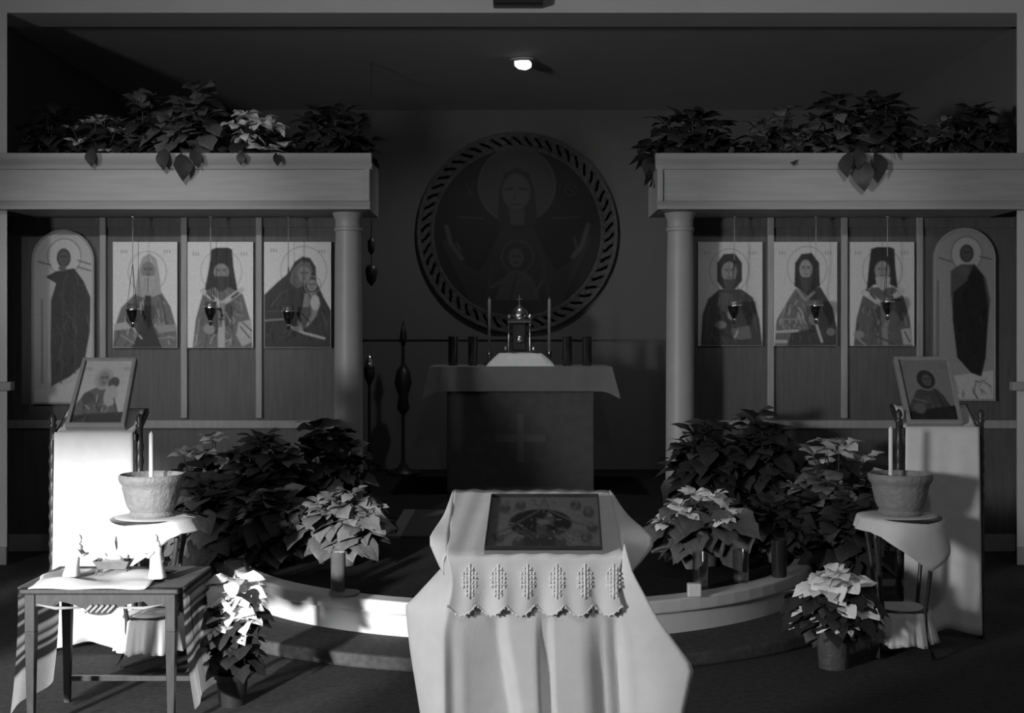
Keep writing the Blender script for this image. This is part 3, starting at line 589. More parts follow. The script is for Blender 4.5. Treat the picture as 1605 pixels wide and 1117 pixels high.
obj('chain', MB().tube([(x, y, WZ(420, y)), (x, y, ZC)], .0035, 6), 'blackm', t)
obj('crown', MB().lathe([(.010, WZ(398, y)), (.022, WZ(392, y)), (.026, WZ(378, y)), (.006, WZ(371, y))], (x, y, 0), 16), 'blackm', t, smooth=True)
obj('bowl', MB().lathe([(.006, WZ(448, y)), (.03, WZ(440, y)), (.042, WZ(425, y)), (.034, WZ(418, y)), (.02, WZ(415, y))], (x, y, 0), 16), 'blackm', t, smooth=True)
y = 8.2; x = WX(579, y)
t = thing('censer_stand', 'slim black stand with a shiny censer cup behind the left column', 'stand', (x, y, ZP))
obj('foot', MB().lathe([(.11, 0), (.11, .015), (.03, .04), (.012, .06)], (x, y, ZP), 16), 'blackm', t, smooth=True)
obj('pole', MB().tube([(x, y, ZP+.05), (x, y, WZ(600, y))], .010, 8), 'blackm', t)
obj('cup', MB().lathe([(.010, WZ(603, y)), (.032, WZ(592, y)), (.036, WZ(580, y)), (.030, WZ(576, y))], (x, y, 0), 16), 'blackm', t, smooth=True)
obj('lid', MB().lathe([(.036, WZ(577, y)), (.030, WZ(567, y)), (.010, WZ(561, y)), (.003, WZ(556, y))], (x, y, 0), 16), 'silver', t, smooth=True)

# ------------------------------------------------------------------ poinsettias
def leaf_mesh(name, m, lobes=0.0, seed=0):
    r = random.Random(seed); rows = []; n = 7
    prof = [.03, .22, .33, .36, .29, .16, .0]
    for i in range(n):
        t = i/(n-1); w = prof[i]*(1 + lobes*(1 if i in (2, 4) else -.4)); zc = -.22*t*t + .05*math.sin(3*t)
        row = []
        for k, u in enumerate((-1, -.5, 0, .5, 1)):
            row.append((u*w, t + .04*abs(u)*(i in (2,)), zc + .10*abs(u)*w*2 - .06*u*u*r.random() + .02*r.uniform(-1, 1)*(i > 0)))
        rows.append(row)
    rows[-1] = [(0, 1.0, -.24 + .001*k) for k in range(5)]
    mb = MB().grid(rows); mb.tube([(0, -.25, -.03), (0, .02, 0)], .012, 4)
    return mesh(name, mb, m, True)
LEAF = {k: [leaf_mesh('leaf', k, lb, 10*s+i) for i, lb in enumerate((0, .12, .22))] for s, k in enumerate(('leaf', 'leafm'))}
BRACT = {k: [leaf_mesh('bract', k, lb, 50+10*s+i) for i, lb in enumerate((-.1, .05, .15))] for s, k in enumerate(('red', 'mid', 'pale', 'whitebr'))}
UP = Vector((0, 0, 1))
def put_leaf(me, name, root, p, d, size, r):
    d = d.normalized(); n = (UP - d*UP.dot(d)); n = n.normalized() if n.length > .05 else Vector((0, -1, 0))
    n = (n + Vector((r.uniform(-.5, .5), r.uniform(-.6, .2), r.uniform(-.2, .2)))); n = (n - d*n.dot(d)).normalized()
    xx = d.cross(n)
    o = bpy.data.objects.new(name, me); COL.objects.link(o); o.parent = root
    o.matrix_local = Matrix(((xx.x*size, d.x*size, n.x*size, p.x), (xx.y*size, d.y*size, n.y*size, p.y), (xx.z*size, d.z*size, n.z*size, p.z), (0, 0, 0, 1)))
def poinsettia(px, ptop, hwpx, d, base, label, bract='red', leaf='leaf', n=7, bl=.085, ll=.10, nb=8, nl=5, pot=(.075, .13), seed=0, potm='pot', low=.35, group=None, squash=.7, droop=0.0, dense=1.35, wide=1.0, fall=.55):
    n = int(n*dense); hwpx *= wide; nl += 3; ll *= 1.25; bl *= 1.2
    r = random.Random(seed*77+5); x = WX(px, d); cr = hwpx*d/F; pr, ph = pot
    H = WZ(ptop, d) - base - ph
    t = thing('poinsettia', label, 'plant', (x, d, base), group)
    obj('pot', MB().lathe([(pr*.72, 0), (pr*.9, ph*.82), (pr*1.03, ph*.84), (pr*1.05, ph), (pr*.93, ph), (pr*.9, ph*.86)], (0, 0, 0), 20), potm, t, local=True, sharp=40)
    obj('soil', MB().lathe([(.001, ph*.88), (pr*.9, ph*.87)], (0, 0, 0), 16), 'soil', t, local=True)
    for i in range(n):
        a = 2.4*i + r.uniform(-.3, .3); q = math.sqrt((i+.5)/n); rad = q*max(cr-bl*.75, cr*.35)
        tip = Vector((rad*math.cos(a), rad*math.sin(a)*squash, ph + H*(1-fall*q*q)*r.uniform(.82, 1.0) - .02))
        b0 = Vector((pr*.4*math.cos(a), pr*.4*math.sin(a), ph*.85)); mid_ = b0.lerp(tip, .5) + Vector((0, 0, .12*H))
        pts = [b0, b0.lerp(mid_, .6), mid_.lerp(tip, .35), tip]
        obj('stem', MB().tube(pts, .0035, 5), 'stem', t, local=True)
        sd = (tip-mid_).normalized()
        for k in range(nb):
            w = 2*PI*k/nb + r.uniform(-.3, .3); el = r.uniform(-.45, .45) - droop
            dv = Vector((math.cos(w)*math.cos(el), math.sin(w)*math.cos(el), math.sin(el))) + sd*.35*Vector((1, 1, 0)).length*.5
            if droop == 0: dv += Vector((0, 0, .05))
            put_leaf(r.choice(BRACT[bract]), 'bract', t, tip + dv.normalized()*bl*.18, dv, bl*r.uniform(.65, 1.1), r)
        for k in range(nl):
            f = low + (.93-low)*(k+.5)/nl; w = 2.4*k + a + r.uniform(-.5, .5); el = r.uniform(-.7, .1)
            s = f*3; i0 = min(2, int(s)); p = pts[i0].lerp(pts[i0+1], s-i0)
            dv = Vector((math.cos(w)*math.cos(el), math.sin(w)*math.cos(el), math.sin(el))) + Vector((math.cos(a), math.sin(a), 0))*.4
            sz = ll*r.uniform(.7, 1.15); put_leaf(r.choice(LEAF[leaf]), 'leaf', t, p + dv.normalized()*sz*.22, dv, sz, r)
    return t
ZT = 1.988    # inside of the beam troughs
G1, G2 = 'poinsettias along the left beam', 'poinsettias along the right beam'
small = dict(pot=(.065, .12), low=.3, dense=1.5, wide=1.2)
poinsettia(80, 166, 52, 7.22, ZT, 'dark poinsettia at the outer left end of the left beam', 'red', 'leaf', 7, .10, .11, group=G1, seed=1, **small)
poinsettia(152, 172, 62, 7.2, ZT, 'poinsettia with small pale bracts on the left beam, second from the outer end', 'pale', 'leaf', 8, .055, .09, group=G1, seed=2, **small)
poinsettia(222, 136, 52, 7.24, ZT, 'tall dark grey poinsettia on the left beam beside the pale one', 'mid', 'leaf', 7, .085, .10, group=G1, seed=3, **small)
poinsettia(298, 132, 62, 7.2, ZT, 'tall poinsettia with broad grey leaves at the middle of the left beam', 'mid', 'leafm', 7, .11, .14, nl=6, group=G1, seed=4, **small)
poinsettia(398, 160, 58, 7.18, ZT, 'brightest white poinsettia on the left beam', 'whitebr', 'leaf', 8, .085, .10, nb=8, group=G1, seed=5, droop=.25, **small)
poinsettia(522, 158, 80, 7.22, ZT, 'dark spreading poinsettia at the column end of the left beam', 'red', 'leaf', 9, .09, .11, group=G1, seed=6, **small)
poinsettia(1082, 162, 75, 7.22, ZT, 'dark spreading poinsettia at the column end of the right beam', 'red', 'leaf', 9, .10, .11, group=G2, seed=7, **small)
poinsettia(1218, 160, 68, 7.18, ZT, 'pale-flecked poinsettia on the right beam above its column-side icons', 'mid', 'leaf', 8, .07, .10, group=G2, seed=8, **small)
poinsettia(1305, 146, 52, 7.2, ZT, 'dark poinsettia with one grey drooping leaf on the right beam', 'red', 'leafm', 7, .09, .11, group=G2, seed=9, **small)
poinsettia(1383, 124, 52, 7.24, ZT, 'tallest dark poinsettia on the right beam', 'red', 'leaf', 9, .09, .11, nl=7, group=G2, seed=10, **small)
poinsettia(1466, 176, 58, 7.18, ZT, 'small pale-tipped poinsettia on the right beam near its outer end', 'mid', 'leaf', 8, .06, .09, group=G2, seed=11, **small)
poinsettia(1528, 150, 52, 7.22, ZT, 'dense black-looking poinsettia at the outer end of the right beam', 'red', 'leaf', 10, .085, .10, nl=6, group=G2, seed=12, **small)
# leaves that spill over the beams belong to the plants above them
def spill(root, pts, m, seed):
    r = random.Random(seed)
    for (px, py, dx, dz, sz) in pts:
        p = W(px, py, 6.90) - Vector(root.location); put_leaf(LEAF[m][r.randrange(3)], 'leaf', root, p, Vector((dx, -.25, dz)), sz, r)
P_ = {o['label']: o for o in COL.objects if o.name.startswith('poinsettia')}
pick = lambda s: next(o for k, o in P_.items() if s in k)
spill(pick('middle of the left beam'), [(258, 232, -.1, -1, .12), (284, 240, .2, -1, .15), (300, 236, .5, -.7, .10)], 'leaf', 1)
spill(pick('second from the outer'), [(143, 232, 0, -1, .10)], 'leaf', 2)
spill(pick('brightest white'), [(378, 238, 0, -1, .07), (432, 240, .3, -1, .07)], 'leaf', 3)
spill(pick('tallest dark'), [(1330, 238, -.25, -1, .14), (1352, 250, -.05, -1, .17), (1372, 238, .3, -1, .15), (1345, 232, 0, -.6, .12), (1385, 225, .6, -.6, .11)], 'leaf', 4)
# on the platform and the floor, left of the opening
G3, G4 = 'poinsettias massed left of the platform', 'poinsettias massed right of the platform'
poinsettia(322, 655, 78, 6.95, 0, 'pale-flecked tall poinsettia behind the left sand bowl', 'pale', 'leaf', 10, .07, .11, nl=7, group=G3, seed=21, low=.2)
poinsettia(512, 655, 82, 6.88, ZP, 'dark poinsettia at the foot of the left column', 'red', 'leaf', 10, .10, .12, nl=6, group=G3, seed=22, low=.1)
poinsettia(418, 672, 75, 6.62, ZP, 'dark poinsettia between the pale-flecked one and the left column', 'red', 'leaf', 10, .10, .12, nl=6, group=G3, seed=23, low=.1)
poinsettia(318, 735, 66, 6.15, .055, 'poinsettia with broad grey leaves right of the left sand bowl', 'red', 'leafm', 8, .10, .14, nl=7, group=G3, seed=24, low=.1)
poinsettia(538, 765, 88, 5.95, ZP, 'poinsettia with light speckled bracts above the left pillar candle', 'mid', 'leafm', 10, .065, .12, nl=6, group=G3, seed=25, low=.05)
poinsettia(425, 772, 78, 5.95, ZP, 'dark poinsettia in the middle front of the left group', 'red', 'leaf', 9, .10, .12, nl=6, group=G3, seed=26, low=.05)
poinsettia(364, 884, 46, 4.36, 0, 'sunlit white poinsettia on the floor right of the nativity table', 'whitebr', 'leaf', 12, .085, .08, nb=9, nl=3, group=G3, seed=27, low=.2, potm='blackm', pot=(.06, .11), droop=.3, fall=.5)
poinsettia(1105, 655, 68, 6.88, ZP, 'dark poinsettia at the foot of the right column', 'red', 'leaf', 10, .11, .13, nl=6, group=G4, seed=31, low=.1)
poinsettia(1190, 638, 62, 6.98, ZP, 'tallest dark poinsettia of the right group, under the first two icons', 'red', 'leaf', 10, .10, .12, nl=6, group=G4, seed=32, low=.1)
poinsettia(1312, 668, 84, 6.9, 0, 'pale-tipped tall poinsettia beside the right icon stand', 'pale', 'leaf', 10, .08, .11, nl=7, group=G4, seed=33, low=.2)
poinsettia(1287, 732, 74, 6.3, .055, 'grey-leaved poinsettia in front of the pale-tipped tall one', 'mid', 'leaf', 9, .10, .12, nl=6, group=G4, seed=34, low=.1)
poinsettia(1106, 765, 88, 5.95, ZP, 'white-topped poinsettia with dark leaves at the front of the right platform', 'whitebr', 'leafm', 10, .06, .13, nl=7, group=G4, seed=35, low=.02)
poinsettia(1215, 785, 66, 6.05, ZP, 'dark poinsettia behind the dark candle jars', 'red', 'leaf', 9, .10, .12, nl=6, group=G4, seed=36, low=.05)
poinsettia(1330, 775, 58, 5.95, .055, 'dark poinsettia behind the potted white one', 'red', 'leaf', 8, .09, .12, nl=6, group=G4, seed=37, low=.1)
poinsettia(1306, 878, 76, 4.85, 0, 'white poinsettia in a foil-wrapped pot alone on the carpet', 'whitebr', 'leaf', 12, .085, .10, nb=9, nl=4, pot=(.075, .185), potm='foil', group=G4, seed=38, low=.2, droop=.3, fall=.85)

# ------------------------------------------------------------------ icon stands with hanging cloths
def icon_stand(cx, y, zt, w, label, clabel, tiltlabel, zb, seed):
    t = thing('icon_stand', label, 'stand', (cx, y, 0), 'tall icon stands at both sides')
    for sx in (-1, 1):
        for yy, zz in ((y, zt+.03), (y+.30, zt+.24)):
            x = cx + sx*(w/2+.006); zz = zt+.03 if yy == y else .45; prof = [(.012, 0), (.016, .02), (.012, .05)]
            z = .08
            while z < zz-.06: prof += [(.013, z), (.017, z+.02), (.013, z+.04)]; z += .055
            prof += [(.012, zz-.01), (.018, zz), (.010, zz+.008), (.016, zz+.024), (.012, zz+.038), (.004, zz+.048)]
            obj('post', MB().lathe(prof, (x, yy, 0), 12), 'dark', t, smooth=True)
    obj('crossbar', MB().box(cx-w/2, cx+w/2, y-.005, y+.012, .16, .19).box(cx-w/2, cx+w/2, y+.29, y+.31, .16, .19), 'dark', t, bevel=.003)
    n = [(y-.005, zt-.01), (y-.005, zt-.03), (y+.15, zt+.07), (y+.15, zt+.09)]
    obj('slanted_top', MB().prism(n, 'x', cx-w/2, cx+w/2), 'dark', t)
    bx_ = cx + (.02 if cx > 0 else -.02); obj('back_rest', MB().prism([(y+.13, zt+.05), (y+.15, zt+.05), (y+.36, zt+.24), (y+.34, zt+.24)], 'x', bx_-.06, bx_+.06), 'dark', t)
    obj('ledge', MB().box(cx-w/2, cx+w/2, y-.03, y-.004, zt-.03, zt+.0), 'dark', t, bevel=.003)
    c = MB(); rows = []; r = random.Random(seed); ph = [r.uniform(0, 6) for _ in range(4)]
    for j in range(30):
        q = j/29; row = []
        for i in range(25):
            u = i/24*2-1
            if j < 6: yy = y+.13-(.165)*j/6; zz = zt+.002 + (yy-y)*.63 + .004
            else:
                h = (j-6)/23; yy = y-.035 - .006*h + .012*h*math.sin(5*u+ph[0]) + .006*h*math.sin(11*u+ph[1]); zz = zt+.004 - h*(zt-zb) + .012*h*math.sin(4*u+ph[2])
            row.append((cx + u*(w/2-.012)*(1+.05*max(0, (j-6)/23)), yy, zz))
        rows.append(row)
    c.grid(rows); cl = obj('hanging_cloth', c, 'linen', None, smooth=True, solid=.003)
    tag(move_origin(cl), clabel, 'cloth', 'white cloths over the icon stands')
LSY, RSY = 5.10, 5.32
icon_stand(WX(151, LSY), LSY, .872, .335, 'dark wooden icon stand at the left, under the brightly sunlit cloth', 'long white cloth hanging sunlit over the left icon stand', '', .03, 3)
icon_stand(WX(1473, RSY), RSY, .878, .330, 'dark wooden icon stand at the right, under the shaded cloth', 'long white cloth hanging over the right icon stand, in partial shade', '', .03, 8)
def lean(pb, pt, d0, d1): return [W(pb[0], pb[2], d0), W(pb[1], pb[2], d0), W(pt[0], pt[2], d1), W(pt[1], pt[2], d1)]
leaning_icon('framed_icon', 'stand_left', *lean((104, 197, 674), (132, 216, 568), 5.10, 5.40), 'framed light icon of a mother and child leaning back on the left stand')
leaning_icon('framed_icon', 'stand_right', *lean((1421, 1507, 669), (1399, 1487, 566), 5.32, 5.62), 'framed icon of a dark-haired saint leaning back on the right stand')

# ------------------------------------------------------------------ pedestals with cloths and sand bowls
def pedestal(cx, cy, zt, rt, side, seed, bowl_mat):
    L = side
    t = thing('pedestal', 'round two-tier pedestal with curved dark legs under the %s sand bowl' % L, 'stand', (cx, cy, 0), 'pedestals for the sand bowls')
    obj('top', MB().lathe([(rt-.01, zt-.025), (rt, zt-.018), (rt, zt-.006), (rt-.008, zt-.002)], (cx, cy, 0), 32), 'dark', t, sharp=40)
    obj('shelf', MB().lathe([(.105, .17), (.108, .175), (.108, .185), (.104, .19)], (cx, cy, 0), 28), 'dark', t, sharp=40)
    for k in range(4):
        a = PI/4*1.0 + PI/2*k + (.12 if L == 'left' else -.12); ca, sa = math.cos(a), math.sin(a)
        obj('leg', MB().tube([(cx+r_*ca, cy+r_*sa, z) for r_, z in ((rt-.012, zt-.02), (rt+.0, zt-.08), (rt-.02, zt-.18), (.125, .26), (.112, .18), (.115, .09), (.15, .008))], [.011, .010, .009, .008, .009, .009, .011], 8), 'dark', t, smooth=True)
    r = random.Random(seed); N = 72
    rows = []
    for j in range(14):
        row = []
        for k in range(N+1):
            a = 2*PI*k/N; fr = abs(((a + PI/2 + PI + (.45 if L == 'left' else -.45)) % (2*PI)) - PI)     # angle from the viewer's side
            drop = .05 + .15*max(0, 1-fr/1.3)**1.05
            if j < 5: rr = rt*(j/5); z = zt+.001
            else:
                q = (j-4)/9; rr = rt+.006 + .012*q + .020*q*math.sin(4*a+seed)*max(.3, 1-fr/2) + (.02*q if 1.2 < fr < 1.9 else 0); z = zt+.001 - drop*q
            row.append((cx+rr*math.cos(a), cy+rr*math.sin(a), z))
        rows.append(row)
    c = obj('pedestal_cloth', MB().grid(rows), 'linen', None, smooth=True, solid=.002)
    tag(move_origin(c), 'white cloth with a hanging point under the %s sand bowl' % L, 'cloth', 'pedestal cloths')
    rows = []
    for j in range(12):
        row = []
        for k in range(121):
            a = 2*PI*k/120
            if j < 4: rr = .112*(j/4); z = .193+.004*math.sin(3*a)*(j/4)
            else: q = (j-3)/8; rr = .114+.022*q + .010*q*math.sin(13*a+seed) + .005*q*math.sin(29*a); z = .193 - .135*q + .006*q*math.sin(7*a)
            row.append((cx+rr*math.cos(a), cy+rr*math.sin(a), z))
        rows.append(row)
    c = obj('ruffled_cloth', MB().grid(rows), 'linen', None, smooth=True, solid=.002)
    tag(move_origin(c), 'small ruffled white cloth on the lower tier of the %s pedestal' % L, 'cloth', 'ruffled shelf cloths')
    z0 = zt+.003; b = thing('sand_bowl', '%s sand bowl on its white pedestal cloth' % ('carved pale-rimmed left' if L == 'left' else 'plain shaded right'), 'bowl', (cx, cy, z0), 'sand bowls for tapers')
    R = .122
    fz = (lambda w, z: 1+.022*math.sin(18*w+80*z)*(0.045 < z < .11) + .010*math.sin(31*w-z*90)*(0.045 < z < .11)) if L == 'left' else (lambda w, z: 1+.004*math.sin(24*w))
    obj('bowl', MB().lathe([(R*.68, 0), (R*.72, .008), (R*.66, .02), (R*.74, .035), (R*.78, .045), (R*.84, .075), (R*.89, .105), (R*.91, .12), (R*.98, .13), (R*1.02, .142), (R*1.02, .156), (R*.97, .162), (R*.91, .156), (R*.86, .12), (R*.80, .10)], (cx, cy, z0), 72, fz), bowl_mat, b, sharp=50)
    obj('sand', MB().lathe([(.001, .128), (R*.5, .125), (R*.87, .12)], (cx, cy, z0), 32), 'sand', b, smooth=True)
    return z0
LPX, LPY = WX(238, 4.93), 4.93
RPX, RPY = WX(1411, 5.05), 5.05
zl = pedestal(LPX, LPY, .562, .155, 'left', 1, 'clay'); zr = pedestal(RPX, RPY, .552, .160, 'right', 4, 'clay')
def taper(px, ptop, y, zb, label):
    x = WX(px, y); o = obj('taper_candle', MB().lathe([(.0085, 0), (.0085, WZ(ptop, y)-zb-.01), (.004, WZ(ptop, y)-zb-.004), (.0015, WZ(ptop, y)-zb)], (x, y, zb), 12), 'wax', None, sharp=50)
    tag(move_origin(o), label, 'candle', 'tapers standing in the sand bowls')
taper(237, 676, LPY+.01, zl+.10, 'tall pale taper standing in the left sand bowl')
taper(1396, 668, RPY+.02, zr+.10, 'thin taper standing in the right sand bowl')

# ------------------------------------------------------------------ nativity table
TX, TY0, TY1, TZ, TW = -1.305, 4.04, 4.40, .462, .475
tt = thing('side_table', 'small dark side table with a carved apron, carrying the nativity figures', 'table', (TX, (TY0+TY1)/2, 0))
obj('tabletop', MB().box(TX-TW/2-.015, TX+TW/2+.015, TY0-.015, TY1+.015, TZ-.022, TZ-.004), 'table', tt, bevel=.006)
for sx in (-1, 1):
    for yy in (TY0+.015, TY1-.015):
        x = TX+sx*(TW/2-.015); mb = MB()
        for (a, b, z0, z1) in ((.016, .016, .32, TZ-.022), (.010, .016, 0, .32)):
            mb.add([(x-a, yy-a, z0), (x+a, yy-a, z0), (x+a, yy+a, z0), (x-a, yy+a, z0), (x-b, yy-b, z1), (x+b, yy-b, z1), (x+b, yy+b, z1), (x-b, yy+b, z1)], [(0,3,2,1),(4,5,6,7),(0,1,5,4),(1,2,6,5),(2,3,7,6),(3,0,4,7)])
        obj('leg', mb, 'table', tt, bevel=.002)
xs = [TX-TW/2+.03 + (TW-.06)*k/24 for k in range(25)]
low = [(x, TZ-.062 - .016*math.cos((k/24-.5)*PI*3)*(abs(k-12) < 9) - .012*(abs(k-12) <= 2)) for k, x in enumerate(xs)]
for yy in (TY0+.004, TY1-.020): obj('apron', MB().prism([(xs[0], TZ-.022)] + low + [(xs[-1], TZ-.022)], 'y', yy, yy+.016), 'table', tt)
cv = MB()
for k in range(5): cv.tube([(TX+.018*(k-2)-.012, TY0+.002, TZ-.080), (TX+.018*(k-2)+.012, TY0-.002, TZ-.056)], .005, 6)
cv.tube([(TX-.20, TY0+.003, TZ-.055), (TX-.14, TY0, TZ-.066), (TX-.06, TY0, TZ-.064)], [.002, .006, .003], 6); cv.tube([(TX+.06, TY0, TZ-.064), (TX+.14, TY0, TZ-.066), (TX+.20, TY0+.003, TZ-.055)], [.003, .006, .002], 6)
obj('carving', cv, 'trim', tt, smooth=True, label='pale carved ornament on the apron')  # carving in a paler colour than the table wood
for sx in (-1, 1): obj('apron', MB().box(TX+sx*(TW/2-.022)-.006, TX+sx*(TW/2-.022)+.006, TY0+.03, TY1-.03, TZ-.07, TZ-.022), 'table', tt)
obj('stretcher', MB().box(TX-TW/2+.015, TX+TW/2-.015, TY1-.022, TY1-.010, .075, .092), 'table', tt)
# striped shawl over both ends
rows = []; cols = []
Lh = .40; path = []
for k in range(44): path.append(('l', 1-k/43))
for k in range(21): path.append(('t', k/20))
for k in range(44): path.append(('r', k/43))
for (s, q) in path:
    row = []; hang = 0
    for i in range(15):
        v = i/14; yy = TY0+.005 + (TY1-TY0+.015)*v
        if s == 't': x = TX-TW/2-.02 + (TW+.04)*q; z = TZ-.001
        else:
            sg = -1 if s == 'l' else 1; ln = Lh if s == 'l' else .385
            x = TX + sg*(TW/2+.020 + .004 + .030*q*q + .012*q*math.sin(7*v+sg)); z = TZ-.001 - ln*q; yy += .02*q*(v-.5)
        row.append((x, yy, z))
        if s == 't': c = .30
        else:
            h = q*10.0; b = (h % 1.0); c = .72 if q > .74 else (.55 if b < .22 or .34 < b < .46 else (.30 if .60 < b < .72 else .055))
        cols.append(c)
    rows.append(row)
mb = MB().grid(rows); mb.c = np.array(cols)
sh = obj('striped_shawl', mb, 'weave', None, smooth=True); sh.data.materials[0] = M['weave']
tag(move_origin(sh), 'dark and pale striped shawl hanging over both ends of the side table', 'cloth')
# white cloth laid on the table
r = random.Random(5); rows = []
for j in range(14):
    row = []
    for i in range(34):
        u, v = i/33, j/13; x = TX-.225+.37*u + .012*math.sin(9*v); y = TY0-.008+.30*v + .01*math.sin(12*u)
        row.append((x, y, TZ+.002 + .010*(math.sin(8*u+3*v)+1)*.5*(v > .1) + .016*max(0, math.sin(5*u)*math.sin(6*v+1))*(v > .15) - .010*max(0, .05-v)*10))
    rows.append(row)
c = obj('table_cloth', MB().grid(rows), 'linen', None, smooth=True, solid=.002)
tag(move_origin(c), 'crumpled white cloth under the nativity figures', 'cloth')
def figurine(px, d, h, kneel, label, face_dx, m='figure'):
    x = WX(px, d); z = TZ+.010; k = h
    t = thing('figurine', label, 'figurine', (x, d, z), 'nativity figures on the side table')
    b = MB(); lx = face_dx*.10*k
    prof = [(.20, 0), (.21, .03), (.17, .22), (.15, .42), (.145, .58), (.17, .70), (.13, .76), (.05, .80)]
    n = 14; vs = []; fs = []
    for rr, zz in prof:
        for i in range(n):
            a = 2*PI*i/n; w = rr*k*(1+.10*math.sin(5*a)*(1-zz)); vs.append((x + w*math.cos(a) + lx*zz*zz + (kneel*.22*k*(1-zz)*-face_dx), d + w*.8*math.sin(a), z + zz*k))
    for i in range(len(prof)-1):
        for j in range(n): fs.append((i*n+j, i*n+(j+1) % n, (i+1)*n+(j+1) % n, (i+1)*n+j))
    fs.append(tuple(range(n))[::-1]); b.add(vs, fs)
    sh_ = Vector((x+lx*.5, d, z+.66*k))
    for sy in (-1, 1): b.tube([sh_ + Vector((0, sy*.12*k, 0)), sh_ + Vector((face_dx*.12*k, sy*.13*k, -.14*k)), sh_ + Vector((face_dx*.24*k, sy*.03*k, -.10*k))], [.06*k, .05*k, .035*k], 8)
    obj('robe', b, m, t, smooth=True)
    hx = x+lx*.85; hz = z+.89*k
    hb = MB().ball((hx, d, hz), .085*k, 12, (1, 1, 1.2)); hb.tube([(hx+face_dx*.07*k, d-.01*k, hz+.01*k), (hx+face_dx*.11*k, d-.015*k, hz-.02*k)], [.018*k, .012*k], 6); hb.tube([(hx-.01*k, d, hz-.1*k), (x+lx*.6, d, z+.74*k)], .045*k, 8)
    obj('head', hb, 'figure', t, smooth=True)
    obj('veil', MB().ball((hx-face_dx*.02*k, d+.01*k, hz+.02*k), .10*k, 12, (1, 1, 1.15)).tube([(hx-face_dx*.05*k, d+.03*k, hz-.05*k), (x-face_dx*.06*k, d+.06*k, z+.35*k)], [.09*k, .11*k], 8), m, t, smooth=True)
figurine(118, 4.17, .135, .5, 'kneeling robed figurine at the left of the nativity table', 1)
figurine(246, 4.14, .140, 0, 'standing robed figurine at the right of the nativity table', -1)
x, d, z = WX(178, 4.22), 4.22, TZ+.016
t = thing('manger', 'tiny manger with an infant between the two robed figurines', 'figurine', (x, d, z), 'nativity figures on the side table')
obj('crib', MB().add([(x-.045, d-.02, z+.012), (x+.045, d-.02, z+.012), (x+.045, d+.02, z+.012), (x-.045, d+.02, z+.012), (x-.06, d-.032, z+.04), (x+.06, d-.032, z+.04), (x+.06, d+.032, z+.04), (x-.06, d+.032, z+.04)], [(0,3,2,1),(0,1,5,4),(1,2,6,5),(2,3,7,6),(3,0,4,7)])
    .tube([(x-.05, d-.03, z-.006), (x-.04, d+.03, z+.05)], .004, 5).tube([(x-.05, d+.03, z-.006), (x-.04, d-.03, z+.05)], .004, 5).tube([(x+.05, d-.03, z-.006), (x+.04, d+.03, z+.05)], .004, 5).tube([(x+.05, d+.03, z-.006), (x+.04, d-.03, z+.05)], .004, 5), 'figd', t)
obj('straw', MB().ball((x, d, z+.034), .045, 12, (1.15, .6, .3)), 'straw', t, smooth=True)
obj('infant', MB().ball((x+.004, d-.006, z+.047), .012, 10, (2.3, 1, .9)).ball((x-.030, d-.006, z+.052), .012, 10), 'figure', t, smooth=True)

# ------------------------------------------------------------------ candles on the platform
def jar(px, d, h, r, label, glass, wax, top=False, fill=.7):
    x = WX(px, d); zb = ZP+.005; t = thing('jar_candle', label, 'candle', (x, d, zb), 'jar candles on the platform edge')
    obj('glass', MB().lathe([(r*.86, 0), (r, .008), (r, h-.004), (r*1.04, h), (r*.92, h), (r*.90, .012), (.001, .010)], (x, d, zb), 24), glass, t, sharp=50)
    obj('wax', MB().lathe([(.001, .012), (r*.88, .013), (r*.88, h*fill), (.001, h*fill-.004)], (x, d, zb), 20), wax, t, sharp=50)
    obj('wick', MB().tube([(x, d, zb+h*fill-.005), (x+.001, d, zb+h*fill+.012)], .0012, 5), 'blackm', t)
    return x, d
x, d = jar(530, 5.29, .165, .031, 'pillar candle with a bright white top on the left platform edge', 'greyjar', 'wax', fill=.99)
dish = obj('candle_dish', MB().lathe([(.04, 0), (.06, .004), (.064, .012), (.060, .012), (.038, .005)], (WX(540, 5.235), 5.235, ZP+.004), 24), 'trim', None, smooth=True)
dish.scale = (1, 1, 1); tag(move_origin(dish), 'small pale dish beside the left pillar candle', 'dish')
jar(1098, 5.37, .150, .034, 'clear jar candle nearest the lectern on the right platform edge', 'clear', 'pot', fill=.25)
jar(1161, 5.50, .140, .035, 'clear jar candle in the middle of the right three', 'clear', 'pot', fill=.25)
jar(1221, 5.62, .165, .034, 'dark jar candle at the right end of the row of three', 'jar', 'pot', fill=.8)
x, d = WX(1088, 5.2), 5.2
cb = obj('white_box', MB().box(x-.028, x+.028, d-.02, d+.02, ZP+.004, ZP+.058), 'white', None, bevel=.006); cb.rotation_euler = (0, 0, 0)
tag(move_origin(cb), 'small bright white box in front of the clear jar candles', 'box')

